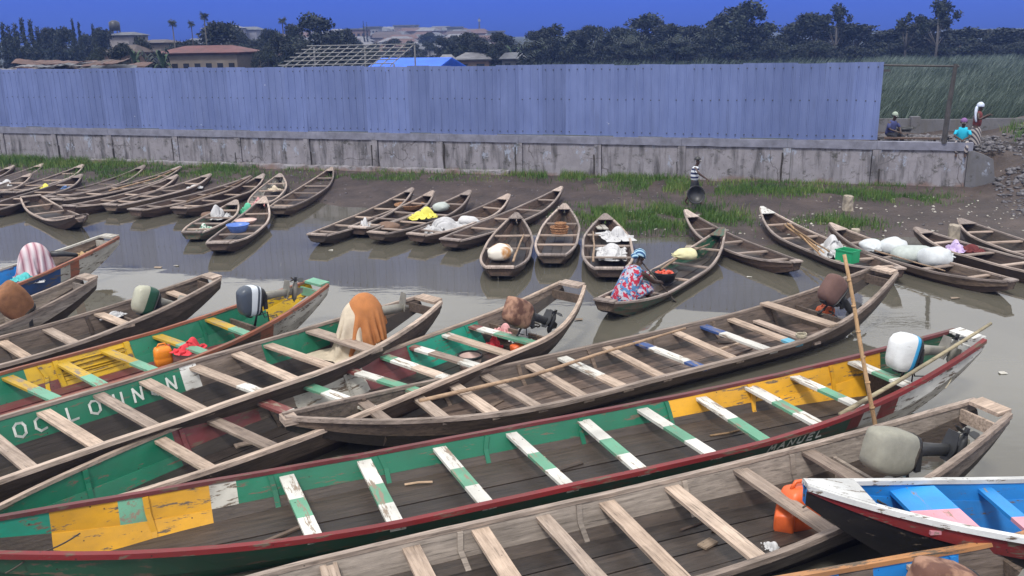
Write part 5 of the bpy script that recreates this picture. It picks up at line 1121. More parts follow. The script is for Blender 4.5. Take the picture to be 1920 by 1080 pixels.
def garment(root, name, mat, rings, n=20, wob=.06, seed=0, mis=None):
    """cloth shell over body rings: (centre, rx, ry, rotation of the ring plane about y)"""
    R = []
    for i, (c, rx, ry, tl) in enumerate(rings):
        r = []; rot = Matrix.Rotation(tl, 3, 'Y')
        for k in range(n):
            t = 2 * PI * k / n; e = 1 + wob * mnoise.noise((math.cos(t) * 2.2 + seed, math.sin(t) * 2.2, i * .9)) + wob * .6 * math.sin(t * 7 + i * .4 + seed)
            r.append(Vector(c) + rot @ Vector((rx * e * math.cos(t), ry * e * math.sin(t), 0)))
        R.append(r)
    b = MB(); b.loft(R, 0); o = b.build(name, M[mat], root, True)
    s = o.modifiers.new('smooth', 'SUBSURF'); s.levels = 1; s.render_levels = 1; return o
def dome(root, name, mat, c, r, f, squash=1.0, seed=0, cut=-.15):
    bm = bmesh.new(); bmesh.ops.create_icosphere(bm, subdivisions=3, radius=1)
    for v in bm.verts:
        e = 1 + .07 * mnoise.noise(Vector(v.co) * 3 + Vector((seed, 0, 0))); v.co = Vector((v.co.x * r[0], v.co.y * r[1], max(v.co.z, cut) * r[2])) * e
    me = bpy.data.meshes.new(name); bm.to_mesh(me); bm.free(); me.materials.append(M[mat]); me.polygons.foreach_set('use_smooth', [True] * len(me.polygons))
    o = bpy.data.objects.new(name, me); col.objects.link(o); o.parent = root; o.location = c; o.rotation_euler = f; return o

# seated woman paddling: frame x towards the bow, origin on the boat's floor
h = HULLS['y']; lx, ly = h.local(at(1186, 560, .25)); base = h.world((h.L / 2 - lx, 0.02, 0.10))
root = empty('person', base, h.hd - .15); tag(root, 'seated woman in a flowered dress and blue headwrap paddling a canoe', 'person'); root.scale = (1.16,) * 3
J = {'pel': (0, 0, .20, .13), 'spine': (.11, 0, .37, .115), 'chest': (.25, 0, .51, .12), 'neck': (.36, 0, .635, .05),
     'lsh': (.27, .17, .55, .062), 'lel': (.47, .24, .38, .045), 'lwr': (.66, .10, .34, .034), 'rsh': (.27, -.17, .55, .062), 'rel': (.44, -.28, .36, .045), 'rwr': (.68, -.24, .30, .034),
     'lhip': (.05, .11, .18, .09), 'lkn': (.46, .17, .26, .07), 'lan': (.50, .12, .06, .045), 'lft': (.62, .12, .035, .035), 'rhip': (.05, -.11, .18, .09), 'rkn': (.46, -.17, .26, .07), 'ran': (.50, -.12, .06, .045), 'rft': (.62, -.12, .035, .035)}
E_ = [('pel', 'spine'), ('spine', 'chest'), ('chest', 'neck'), ('chest', 'lsh'), ('lsh', 'lel'), ('lel', 'lwr'), ('chest', 'rsh'), ('rsh', 'rel'), ('rel', 'rwr'), ('pel', 'lhip'), ('lhip', 'lkn'), ('lkn', 'lan'), ('lan', 'lft'), ('pel', 'rhip'), ('rhip', 'rkn'), ('rkn', 'ran'), ('ran', 'rft')]
skin_body(root, J, E_, 'pel', (.43, 0, .73), (.9, -.2, -.4))
garment(root, 'dress', 'floral_dress', [((-.02, 0, .02), .26, .25, 0), ((-.01, 0, .12), .27, .25, .1), ((.03, 0, .25), .21, .22, .35), ((.11, 0, .38), .16, .19, .6), ((.22, 0, .49), .15, .20, .75), ((.29, 0, .565), .12, .19, .8), ((.345, 0, .62), .06, .08, .8)], 24, .05, 3)
garment(root, 'skirt', 'floral_dress', [((-.05, 0, .16), .14, .25, 1.35), ((.15, 0, .20), .15, .28, 1.45), ((.35, 0, .24), .14, .29, 1.5), ((.48, 0, .22), .15, .28, 1.75), ((.56, 0, .14), .11, .24, 2.1)], 22, .06, 5)
for s in (1, -1): garment(root, 'sleeve', 'floral_dress', [((.26, .13 * s, .56), .09, .08, .8), ((.32, .19 * s, .51), .085, .075, 1.1), ((.40, .225 * s, .44), .07, .065, 1.2)], 14, .05, 7)
dome(root, 'headwrap', 'plaid_headwrap', (.41, 0, .775), (.125, .115, .14), (0, .5, 0), 1, 2, -.05)
dome(root, 'headwrap_knot', 'plaid_headwrap', (.30, .02, .80), (.06, .07, .05), (0, 0, 0), 1, 4, -.9)
g = Matrix.Translation(base) @ Matrix.Rotation(h.hd - .15, 4, 'Z') @ Vector((.80, -.25, .36)); e_ = at(1268, 567, -.02)
pad = empty('paddle', g); tag(pad, 'dark wooden paddle held by the seated woman, its blade in the water', 'paddle')
d_ = (e_ - g); up_ = -d_.normalized() * .55 
b = MB(); b.tube([up_, (0, 0, 0), d_ * .75], .016, 8); b.build('shaft', M['wood_dark'], pad, True)
b = MB(); q0, q1 = d_ * .72, d_ * 1.25; sd_ = d_.cross(Vector((0, 0, 1))).normalized(); nn_ = d_.cross(sd_).normalized() * .01
b.loft([[c_ + sd_ * w_ + nn_, c_ - sd_ * w_ + nn_, c_ - sd_ * w_ - nn_, c_ + sd_ * w_ - nn_] for c_, w_ in ((q0, .02), (q0.lerp(q1, .3), .07), (q0.lerp(q1, .8), .085), (q1, .05))]); b.build('blade', M['wood_dark'], pad)

# boy walking along the bank with a basin, frame x = walking direction
p = at(1300, 389, .2); bz = .28
root = empty('person', (p.x, p.y, bz), -0.35); tag(root, 'boy in a navy and white striped shirt walking on the bank with a black basin', 'person')
J = {'pel': (0, 0, .74, .095), 'spine': (.01, 0, .90, .088), 'chest': (.02, 0, 1.06, .10), 'neck': (.05, 0, 1.20, .04),
     'lsh': (.02, .145, 1.13, .048), 'lel': (-.08, .19, .92, .036), 'lwr': (-.03, .17, .73, .027), 'rsh': (.02, -.145, 1.13, .048), 'rel': (.16, -.22, .98, .036), 'rwr': (.34, -.20, .86, .027),
     'lhip': (.01, .08, .70, .08), 'lkn': (.15, .08, .42, .055), 'lan': (.12, .08, .08, .035), 'lft': (.24, .09, .03, .028), 'rhip': (-.01, -.08, .70, .08), 'rkn': (-.06, -.08, .40, .055), 'ran': (-.24, -.08, .12, .035), 'rft': (-.15, -.09, .03, .028)}
skin_body(root, J, E_, 'pel', (.085, 0, 1.33), (1, -.25, -.15))
garment(root, 'shirt', 'navy_white_shirt', [((0, 0, .72), .12, .155, 0), ((0, 0, .84), .118, .15, 0), ((.01, 0, 1.0), .125, .16, 0), ((.02, 0, 1.12), .105, .165, 0), ((.03, 0, 1.18), .055, .07, 0)], 20, .03, 1)
for s, y in ((1, .16), (-1, -.16)): garment(root, 'sleeve', 'navy_white_shirt', [((.02, y * .8, 1.14), .055, .055, .1), ((-.02 if s > 0 else .07, y * 1.12, 1.04), .06, .055, .5 * -s), ((-.04 if s > 0 else .11, y * 1.22, .98), .055, .05, .5 * -s)], 12, .04, 2)
cloth('dark_shorts', (0.02, 0.022, 0.03))
for s in (1, -1): garment(root, 'shorts', 'dark_shorts', [((0, .04 * s, .78), .10, .085, 0), ((.01 * s + .02, .07 * s, .68), .10, .09, 0), ((.07 if s > 0 else -.03, .08 * s, .52), .09, .08, -.3 * s), ((.11 if s > 0 else -.05, .08 * s, .44), .08, .075, -.3 * s)], 14, .04, 4)
dome(root, 'hair', 'black_rubber', (.07, 0, 1.375), (.098, .09, .085), (0, .1, 0), 1, 3, -.2)
bp = at(1299, 361, .62); br = empty('basin', Matrix.Translation((p.x, p.y, bz)) @ Matrix.Rotation(-.35, 4, 'Z') @ Vector((.06, -.34, .36))); tag(br, 'large black round basin carried upright by the walking boy', 'basin')
br.rotation_euler = (math.radians(78), 0, math.radians(8))
b = MB(); lathe(b, [(.001, 0), (.19, 0), (.25, .16), (.262, .17), (.255, .18), (.24, .165), (.18, .015), (.001, .015)], 26); b.build('bowl', M['black_rubber'], br, True)
b = MB(); b.tube([(.265 * math.cos(t), .265 * math.sin(t), .17) for t in [2 * PI * k / 26 for k in range(27)]], .014, 6); b.build('rim', M['black_plastic'], br, True)

def seated(label, loc, rz, shirt, low, cap=None, capm=None, wrap=None):
    root = empty('person', loc, rz); tag(root, label, 'person')
    J = {'pel': (0, 0, .44, .11), 'spine': (.05, 0, .62, .10), 'chest': (.10, 0, .80, .11), 'neck': (.15, 0, .95, .045), 'lsh': (.11, .16, .86, .055), 'lel': (.22, .22, .64, .04), 'lwr': (.40, .08, .58, .03), 'rsh': (.11, -.16, .86, .055), 'rel': (.22, -.22, .64, .04), 'rwr': (.40, -.08, .58, .03),
         'lhip': (.03, .10, .44, .085), 'lkn': (.42, .14, .46, .06), 'lan': (.44, .13, .08, .04), 'lft': (.56, .13, .03, .03), 'rhip': (.03, -.10, .44, .085), 'rkn': (.42, -.14, .46, .06), 'ran': (.44, -.13, .08, .04), 'rft': (.56, -.13, .03, .03)}
    skin_body(root, J, E_, 'pel', (.19, 0, 1.07), (1, 0, -.35))
    garment(root, 'top', shirt, [((-.01, 0, .40), .15, .18, 0), ((.02, 0, .55), .135, .165, .2), ((.08, 0, .74), .135, .18, .3), ((.11, 0, .87), .11, .185, .3), ((.14, 0, .93), .06, .08, .3)], 20, .05, 2)
    for s in (1, -1):
        garment(root, 'sleeve', shirt, [((.10, .13 * s, .88), .07, .06, .3), ((.15, .195 * s, .77), .065, .06, -.4), ((.21, .22 * s, .66), .06, .055, -.5)], 12, .05, 3)
        garment(root, 'trouser_leg', low, [((.0, .09 * s, .44), .10, .10, 1.5), ((.25, .12 * s, .46), .09, .09, 1.5), ((.43, .14 * s, .44), .085, .08, 2.3), ((.45, .135 * s, .26), .075, .075, 3.1), ((.45, .13 * s, .12), .07, .07, 3.1)], 14, .05, 4)
    if cap: dome(root, cap, capm, (.175, 0, 1.11), (.108, .10, .105), (0, .25, 0), 1, 1, -.05)
    return root
cloth('dusk_blue_shirt', (0.05, 0.06, 0.17)); cloth('cyan_top', (0.02, 0.46, 0.66)); cloth('cap_cloth', (0.30, 0.36, 0.30)); cloth('purple_wrap', (0.20, 0.10, 0.26)); cloth('pale_shawl', (0.52, 0.58, 0.72))
p = at(1672, 254, 1.85); seated('seated person in a dark blue shirt and pale cap beside the fence end', (p.x, p.y + .2, 1.42), -1.2, 'dusk_blue_shirt', 'dark_shorts', 'cap', 'cap_cloth')
p = at(1810, 268, 1.80); seated('seated person in a bright cyan top on the wall\'s end', (p.x, p.y + .25, 1.36), -2.0, 'cyan_top', 'patterned_skirt', 'headwrap', 'purple_wrap')
p = at(1838, 276, 1.55); root = empty('person', (p.x + .05, p.y + .5, 1.28), -.6); tag(root, 'standing woman with a long white headscarf at the wall\'s end', 'person')
J = {'pel': (0, 0, .88, .12), 'spine': (.01, 0, 1.06, .105), 'chest': (.02, 0, 1.24, .115), 'neck': (.04, 0, 1.40, .045), 'lsh': (.02, .16, 1.32, .055), 'lel': (.10, .24, 1.12, .04), 'lwr': (.28, .16, 1.22, .03), 'rsh': (.02, -.16, 1.32, .055), 'rel': (.08, -.24, 1.12, .04), 'rwr': (.26, -.16, 1.25, .03),
     'lhip': (0, .10, .84, .09), 'lkn': (.02, .10, .46, .065), 'lan': (0, .10, .08, .04), 'lft': (.12, .11, .03, .03), 'rhip': (0, -.10, .84, .09), 'rkn': (.02, -.10, .46, .065), 'ran': (0, -.10, .08, .04), 'rft': (.12, -.11, .03, .03)}
skin_body(root, J, E_, 'pel', (.07, 0, 1.52), (1, .1, -.1))
garment(root, 'blouse', 'maroon_cloth', [((0, 0, .86), .15, .18, 0), ((.01, 0, 1.05), .13, .16, 0), ((.02, 0, 1.25), .135, .18, 0), ((.02, 0, 1.34), .10, .18, 0), ((.03, 0, 1.39), .055, .07, 0)], 20, .04, 6)
garment(root, 'skirt', 'patterned_skirt', [((0, 0, .95), .14, .17, 0), ((0, 0, .70), .17, .20, 0), ((0, 0, .40), .18, .21, 0), ((0, 0, .10), .20, .23, 0)], 22, .06, 8)
dome(root, 'headscarf', 'pale_shawl', (.05, 0, 1.56), (.118, .112, .12), (0, .1, 0), 1, 5, -.3)
garment(root, 'scarf_end', 'pale_shawl', [((-.04, -.05, 1.56), .05, .10, 0), ((-.06, -.09, 1.40), .05, .12, 0), ((-.03, -.15, 1.20), .05, .11, 0), ((.0, -.17, 1.02), .03, .06, 0)], 14, .08, 9)
b = MB(); b.box((0, 0, .0), (2.0, .28, .05)); b.box((-.85, 0, -.2), (.06, .2, .35)); b.box((.85, 0, -.2), (.06, .2, .35)); o = b.build('plank_bench', M['wood_brown']); p = at(1700, 259, 1.80); o.location = (p.x, p.y, 1.80); o.rotation_euler = (0, 0, WALL_RZ); tag(o, 'rough brown plank bench behind the wall under the crossbar', 'bench')
b = MB(); lathe(b, [(.001, 0), (.22, 0), (.28, .12), (.26, .12), (.2, .02), (.001, .02)]); o = b.build('basin', M['black_rubber'], None, True); p = at(1695, 243, 1.95); o.location = (p.x, p.y, 1.9); tag(o, 'dark basin beside the seated person in dark blue', 'basin')

# ------------------------------------------------------------------ bank: stumps, stones, grass, rubble
def ground_z(p):
    q = Vector((p[0], p[1], 0)) - WO; return bank_z(q.dot(WE), q.dot(WN))
def stump(name, label, px, w_, hgt, mat, lean=0):
    p = at(px[0], px[1], .2); b = MB(); rings = []
    for k in range(7):
        t = k / 6; rings.append([(x + lean * t * hgt + .03 * mnoise.noise((x * 9, y * 9, t * 4)), y + .03 * mnoise.noise((x * 8 + 3, y * 9, t * 4)), -.2 + (hgt + .2) * t + (.06 * mnoise.noise((x * 12, y * 12, 2)) if k == 6 else 0)) for x, y, _ in ring(0, 0, 0, w_ * (1 - .12 * t), w_ * .9 * (1 - .12 * t), 12, 4)])
    b.loft(rings); o = b.build(name, M[mat]); o.location = (p.x, p.y, ground_z(p)); o.rotation_euler = (0, 0, rnd.uniform(-.4, .4)); tag(o, label, 'post'); return o
stump('concrete_stump', 'rough concrete stump standing on the bank between two grass patches', (1589, 396), .14, .42, 'pale_stone')
stump('concrete_stump', 'short concrete stump by the bow of the loaded canoe', (1604, 436), .12, .32, 'pale_stone')
stump('concrete_stump', 'tallest concrete stump beside the black canoe at the right', (1788, 444), .15, .62, 'pale_stone')
stump('driftwood_stump', 'leaning driftwood stump at the water\'s edge behind the paddled canoe', (1281, 452), .17, .42, 'pale_stone', .5)

def stones(name, label, pts, mat, kind='stuff'):
    ico = bmesh.new(); bmesh.ops.create_icosphere(ico, subdivisions=1, radius=1); bv = np.array([v.co[:] for v in ico.verts]); bf = np.array([[v.index for v in f.verts] for f in ico.faces]); ico.free()
    V = []; F = []; n = 0
    for p, r in pts:
        q = bv * (1 + nrs.uniform(-.35, .3, (len(bv), 1))) * np.array([r * nrs.uniform(.7, 1.4), r * nrs.uniform(.7, 1.3), r * nrs.uniform(.3, .75)])
        a = nrs.uniform(0, 6.28); R = np.array([[math.cos(a), -math.sin(a), 0], [math.sin(a), math.cos(a), 0], [0, 0, 1]]); V.append(q @ R.T + np.array(p)); F.append(bf + n); n += len(bv)
    o = mesh_np(name, np.concatenate(V), np.concatenate(F), M[mat]); o['kind'] = kind; o['label'] = label; return o
pts = []
for k in range(5200):                       # rubble slope right of the wall's end and on the fill behind it
    s = nrs.uniform(39.0, 46); d = nrs.uniform(-5, 4.2)
    if nrs.rand() > (1 - abs(d) / 5.5): continue
    z = bank_z(s, d); r = 0.03 + 0.09 * nrs.rand() ** 2.4
    if d > 3.4: r *= .5
    q = W(s, d, z + r * .2); pts.append(((q.x, q.y, q.z), r))
stones('rubble', 'broken stone rubble on the slope right of the wall\'s end', pts, 'rock'); pts = []
for k in range(1300):
    s = nrs.uniform(35.7, 39.5); d = nrs.uniform(-5.2, -.9); q = W(s, d, 1.42 + .25 * max(0, 1 - abs(d + 2.6) / 1.8) + nrs.uniform(0, .1)); pts.append(((q.x, q.y, q.z), .04 + .09 * nrs.rand() ** 2))
stones('rubble', 'heap of pale broken stones behind the open end of the fence', pts, 'rock'); pts = []
for k in range(900):
    s = nrs.uniform(2, 45); ds = float(shore(s)); d = nrs.uniform(.5, ds - .1); 
    if nrs.rand() > (.35 if s < 27 else .8): continue
    z = bank_z(s, d); r = .015 + .05 * nrs.rand() ** 3; q = W(s, d, z + r * .2); pts.append(((q.x, q.y, q.z), r))
stones('pebbles', 'scattered stones and clods on the muddy bank', pts, 'rock'); pts = []
for k in range(420):
    s = nrs.uniform(26, 44); ds = float(shore(s)); d = ds * nrs.uniform(.25, 1) if s > 34 else ds * nrs.uniform(.6, .98)
    if s < 33 and nrs.rand() < .7: continue
    z = bank_z(s, d); r = .02 + .035 * nrs.rand(); q = W(s, d, z + r * .2); pts.append(((q.x, q.y, q.z), r))
stones('litter', 'small pale litter along the water\'s edge on the right', pts, 'white_old')

def blades(P, hgt, wid, lean, segs=2, wind=(0, 0), tone=None, name='grass', mat='grass_blades'):
    """curved ribbons; P (n, 3) roots"""
    n = len(P); ang = nrs.uniform(0, 2 * PI, n); dx, dy = np.cos(ang), np.sin(ang); la = nrs.uniform(0, 2 * PI, n); lm = lean * nrs.uniform(.2, 1, n)
    lx = np.cos(la) * lm + wind[0]; ly = np.sin(la) * lm + wind[1]; V = np.zeros((n, 2 * (segs + 1), 3)); Q = []
    for k in range(segs + 1):
        t = k / segs; ww = wid * (1 - t) ** .6 if k < segs else wid * .08
        cx = P[:, 0] + lx * hgt * t * t; cy = P[:, 1] + ly * hgt * t * t; cz = P[:, 2] + hgt * (t - .25 * t * t * (lm + abs(wind[0])))
        V[:, 2 * k] = np.stack([cx - dx * ww, cy - dy * ww, cz], 1); V[:, 2 * k + 1] = np.stack([cx + dx * ww, cy + dy * ww, cz], 1)
    b = (np.arange(n) * 2 * (segs + 1))[:, None]
    for k in range(segs): Q.append(np.concatenate([b + 2 * k, b + 2 * k + 1, b + 2 * k + 3, b + 2 * k + 2], 1))
    T = np.repeat(tone[None], segs, 0) if tone is not None else np.repeat(nrs.rand(1, n), segs, 0)
    if tone is not None:
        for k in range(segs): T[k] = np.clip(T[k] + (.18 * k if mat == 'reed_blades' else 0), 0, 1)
    o = mesh_np(name, V.reshape(-1, 3), np.concatenate(Q), M[mat], T.ravel()); o['kind'] = 'stuff'; return o
def patch_pts(px, py, rs, rd, n, dens=0.0):
    c = at(px, py, .25) - WO; s0, d0 = c.dot(WE), c.dot(WN); out = []
    while len(out) < n:
        s, d = nrs.normal(s0, rs * .5), nrs.normal(d0, rd * .5)
        if d < .03 or mnoise.noise((s * 1.3, d * 1.3, 11)) < dens - .15 or d > float(shore(s)) - .1: 
            n -= .25; continue
        q = W(s, d, bank_z(s, d) - .02); out.append((q.x, q.y, q.z))
    return out
G = []; H_ = []
for px, py, rs, rd, n, hh in ((60, 305, 4.5, 2.2, 7000, .40), (180, 312, 3.4, 1.8, 4000, .34), (230, 330, 2.8, 1.6, 2500, .24), (400, 325, 2.2, 1.2, 1800, .30), (450, 335, 3, 1.4, 900, .2), (690, 338, 2.6, .5, 900, .16), (860, 325, 2.6, .9, 2600, .34), (780, 338, 3, .6, 1000, .2),
                              (1040, 332, 2.2, 1.1, 2400, .34), (1160, 340, 2.6, 1.2, 2600, .32), (1130, 392, 1.4, .8, 1500, .26), (1200, 410, 1.8, 1.2, 2600, .30), (1290, 398, 1.6, 1.3, 2400, .32), (1340, 405, .9, .8, 900, .24),
                              (1250, 358, 2.0, 1.0, 1600, .26), (1380, 362, 2.4, .9, 1600, .24), (1480, 365, 2.4, .8, 1500, .22), (1640, 372, 2.0, .8, 1500, .26), (1590, 410, .9, .7, 1000, .28), (1725, 378, 1.2, .6, 500, .2), (1540, 412, 1.2, .8, 500, .18)):
    q = patch_pts(px, py, rs, rd, n); G += q; H_ += [hh] * len(q)
for k in range(6000):                      # strip at the wall's foot
    s = nrs.uniform(-6, 38); d = .06 + abs(nrs.normal(0, .22))
    if mnoise.noise((s * .55, 0, 21)) < -.05: continue
    q = W(s, d, bank_z(s, d) - .02); G.append((q.x, q.y, q.z)); H_.append(.22)
for k in range(1500):
    s = nrs.uniform(40, 45.5); d = nrs.uniform(-5, -2.2); q = W(s, d, bank_z(s, d) - .02); G.append((q.x, q.y, q.z)); H_.append(.4)
G = np.array(G); H_ = np.array(H_) * .8 * nrs.uniform(.45, 1.25, len(G)); tn = np.clip(.45 + .5 * np.array([mnoise.noise((g[0] * .6, g[1] * .6, 4)) for g in G]) + nrs.normal(0, .2, len(G)), 0, 1)
o = blades(G, H_, .011, .5, 2, tone=tn); o['label'] = 'green grass tufts growing on the bank and along the wall\'s foot'

# reed field
n = 34000; px = nrs.uniform(1600, 2060, n); Y = 38.5 * (128 / 38.5) ** nrs.rand(n)
px2 = nrs.uniform(780, 1700, 12000); Y2 = nrs.uniform(80, 130, 12000); px = np.concatenate([px, px2]); Y = np.concatenate([Y, Y2])
X = (px - 960) / FPX * Y * 1.0
rx = np.stack([X, Y, np.full(len(X), .4)], 1)
cl = np.array([mnoise.noise((a * .22, b_ * .22, 3)) + .6 * mnoise.noise((a * .07, b_ * .07, 9)) for a, b_ in zip(X, Y)])
hh = (1.75 + .35 * cl) * nrs.uniform(.75, 1.12, len(X)); hh = np.where((Y < 44) & (cl > .1), hh * 1.1, hh)
wd = .010 + .00042 * Y
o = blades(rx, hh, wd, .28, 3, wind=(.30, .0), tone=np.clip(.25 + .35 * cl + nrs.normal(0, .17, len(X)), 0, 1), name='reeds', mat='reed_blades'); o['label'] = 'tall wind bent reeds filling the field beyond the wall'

for k, (px, py) in enumerate(((297, 502), (331, 499), (735, 450), (843, 458), (620, 470), (540, 545), (1085, 600), (1405, 520), (1210, 660), (1790, 560), (1880, 700))):
    b = MB(); w_ = rnd.uniform(.04, .10); b.loft([[(x + rnd.uniform(-.02, .02), y + rnd.uniform(-.02, .02), .004 + rnd.uniform(0, .012) + z) for x, y in ((-w_, -w_ * .5), (w_, -w_ * .4), (w_ * .8, w_ * .5), (-w_ * .7, w_ * .4))] for z in (0, .01)]); o = b.build('scrap', M['white_old' if k % 3 else 'wood_pale']); o.location = at(px, py, 0); tag(o, 'small pale scrap of litter floating on the river', 'litter', 'scraps floating on the river')
# ------------------------------------------------------------------ trees
def leaf_cloud(blobs, n, size, flat=.5, shell=.55):
    """leaf-sized quads scattered through a crown of blobs (x, y, z, rx, rz)"""
    wts = np.array([b_[3] ** 2 * b_[4] for b_ in blobs]); wts = wts / wts.sum(); idx = nrs.choice(len(blobs), n, p=wts); B = np.array(blobs)[idx]
    d = nrs.normal(size=(n, 3)); d /= np.linalg.norm(d, axis=1)[:, None]; r = (shell + (1 - shell) * nrs.rand(n)) * nrs.uniform(.8, 1.12, n)
    C = B[:, :3] + d * r[:, None] * np.stack([B[:, 3], B[:, 3], B[:, 4]], 1)
    a = nrs.normal(size=(n, 3)); a[:, 2] *= flat; a /= np.linalg.norm(a, axis=1)[:, None]; b_ = np.cross(a, nrs.normal(size=(n, 3))); b_ /= np.linalg.norm(b_, axis=1)[:, None]
    s = size * nrs.uniform(.5, 1.3, n)[:, None]; V = np.stack([C - a * s, C - b_ * s * .55, C + a * s, C + b_ * s * .55], 1)
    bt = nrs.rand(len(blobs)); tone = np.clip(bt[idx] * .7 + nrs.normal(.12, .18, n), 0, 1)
    return V.reshape(-1, 3), np.arange(n * 4).reshape(n, 4), tone
def broad_proto(hgt, wid, n, seed, size=.30, low=.18, sparse=False):
    r = random.Random(seed); blobs = []
    for k in range(22 if not sparse else 13):
        a = r.uniform(0, 6.28); t = r.random(); q = wid * .5 * math.sqrt(r.random()) * (1 - .55 * max(0, t - .5) * 2 + .0); z = hgt * (low + (.92 - low) * t)
        blobs.append((q * math.cos(a), q * math.sin(a), z, wid * r.uniform(.17, .28) * (.62 if sparse else 1), hgt * r.uniform(.09, .15) * (.8 if sparse else 1)))
    V, Q, T = leaf_cloud(blobs, n, size, shell=.3 if sparse else .45); b = MB()
    b.tube([(0, 0, -.3), (.1, .05, hgt * .3), (.05, -.05, hgt * .6)], [hgt * .028, hgt * .02, hgt * .01], 7)
    for bl in blobs[::2]: b.tube([(0.07, 0, hgt * .3), (bl[0] * .5, bl[1] * .5, (hgt * .3 + bl[2]) / 2), bl[:3]], [hgt * .013, hgt * .008, hgt * .003], 5)
    return V, Q, T, b
def column_proto(hgt, wid, n, seed):
    r = random.Random(seed); blobs = [(r.uniform(-.1, .1) * wid, r.uniform(-.1, .1) * wid, hgt * t, wid * .5 * (1 - .75 * max(0, t - .25)) * r.uniform(.8, 1.15), hgt * .07) for t in [.12 + .85 * k / 12 for k in range(13)]]
    V, Q, T = leaf_cloud(blobs, n, .2, 1.2, .35); b = MB(); b.tube([(0, 0, -.3), (0, 0, hgt * .9)], [hgt * .018, hgt * .004], 6); return V, Q, T, b
def palm_proto(hgt, fr, n, seed, tr=.12, droop=1.0, low=0):
    r = random.Random(seed); V = []; T = []; lean = r.uniform(-.5, .5); b = MB()
    if hgt > .6: b.tube([(0, 0, -.3), (lean * .3, 0, hgt * .5), (lean, 0, hgt)], [tr * 1.3, tr, tr * .8], 7)
    for k in range(n):
        a = 2 * PI * k / n * 1.618 * 3; el = r.uniform(-.25, 1.2); L = fr * r.uniform(.75, 1.1); tone = r.random(); prev = None
        for j in range(9):
            t = j / 8; ang = el - droop * 1.7 * t * t
            if prev is None: p = np.array([lean, 0, max(hgt, 0.2)])
            else: p = prev + L / 8 * np.array([math.cos(a) * math.cos(ang), math.sin(a) * math.cos(ang), math.sin(ang)])
            if j > 0:
                sv = np.array([-math.sin(a), math.cos(a), 0]); wl = fr * .30 * math.sin(min(t * 1.15, 1) * PI) ** .6 + .02
                for sgn in (-1, 1):
                    dn = np.array([math.cos(a) * .25, math.sin(a) * .25, -.55 - .25 * r.random()])
                    q0, q1 = prev, p; tip = (prev + p) / 2 + sgn * sv * wl + dn * wl * .7
                    V.append([q0, q0 * .4 + q1 * .6, tip, tip - (q1 - q0) * .25]); T.append(tone * .7 + .2 * t)
            prev = p
    V = np.array(V); return V.reshape(-1, 3), np.arange(len(V) * 4).reshape(-1, 4), np.clip(np.array(T), 0, 1), b
def banana_proto(hgt, n, seed):
    r = random.Random(seed); V = []; T = []; b = MB(); b.tube([(0, 0, -.2), (0, 0, hgt * .5)], [.12, .08], 6)
    for k in range(n):
        a = r.uniform(0, 6.28); el = r.uniform(.4, 1.3); L = hgt * r.uniform(.5, .75); prev = np.array([0, 0, hgt * .45]); tone = r.random(); pw_ = .03
        for j in range(1, 7):
            t = j / 6; ang = el - 1.5 * t * t; p = prev + L / 6 * np.array([math.cos(a) * math.cos(ang), math.sin(a) * math.cos(ang), math.sin(ang)]); sv = np.array([-math.sin(a), math.cos(a), 0]); ww = hgt * .09 * math.sin(min(t * 1.05, 1) * PI * .95) + .02
            V.append([prev - sv * pw_, prev + sv * pw_, p + sv * ww, p - sv * ww]); T.append(tone); prev = p; pw_ = ww
    V = np.array(V); return V.reshape(-1, 3), np.arange(len(V) * 4).reshape(-1, 4), np.array(T), b
def make_tree(name, proto, leafmat, bark, crown='crown'):
    V, Q, T, b = proto; root = empty(name); mesh_np(crown, V, Q, M[leafmat], T, root); b.build('trunk', M[bark], root, True); return root
PROTO = {
 'broad1': make_tree('broadleaf_tree', broad_proto(10, 8, 5200, 1), 'tree_leaves', 'bark'), 'broad2': make_tree('broadleaf_tree', broad_proto(10, 9, 5200, 2, low=.12), 'tree_leaves', 'bark'),
 'broad3': make_tree('broadleaf_tree', broad_proto(10, 7.5, 5000, 3, low=.1), 'tree_leaves', 'bark'), 'sparse': make_tree('open_crowned_tree', broad_proto(10, 7, 1700, 4, .26, .45, True), 'tree_leaves', 'pale_bark'),
 'sparse2': make_tree('open_crowned_tree', broad_proto(10, 8, 2000, 14, .26, .4, True), 'tree_leaves', 'pale_bark'),
 'bush1': make_tree('bushy_tree', broad_proto(10, 14, 5200, 5, .36, .06), 'tree_leaves', 'bark'), 'bush2': make_tree('bushy_tree', broad_proto(10, 13, 5200, 6, .36, .06), 'tree_leaves', 'bark'),
 'column': make_tree('columnar_tree', column_proto(10, 2.6, 2600, 7), 'tree_leaves', 'bark'), 'cypress': make_tree('cypress_tree', column_proto(10, 1.2, 800, 8), 'tree_leaves', 'bark'),
 'palm': make_tree('coconut_palm', palm_proto(9.2, 1.35, 30, 9), 'palm_fronds', 'pale_bark', 'fronds'), 'palm2': make_tree('coconut_palm', palm_proto(9.2, 1.35, 26, 10), 'palm_fronds', 'bark', 'fronds'),
 'oilpalm': make_tree('oil_palm', palm_proto(5.2, 4.6, 34, 11, .28, .8), 'palm_fronds', 'bark', 'fronds'), 'raffia': make_tree('raffia_palm', palm_proto(2.0, 7.2, 30, 12, .3, .75), 'palm_fronds', 'bark', 'fronds'),
 'banana': make_tree('banana_plant', banana_proto(10, 12, 13), 'banana_leaves', 'bark', 'leaves'),
}
used = set()
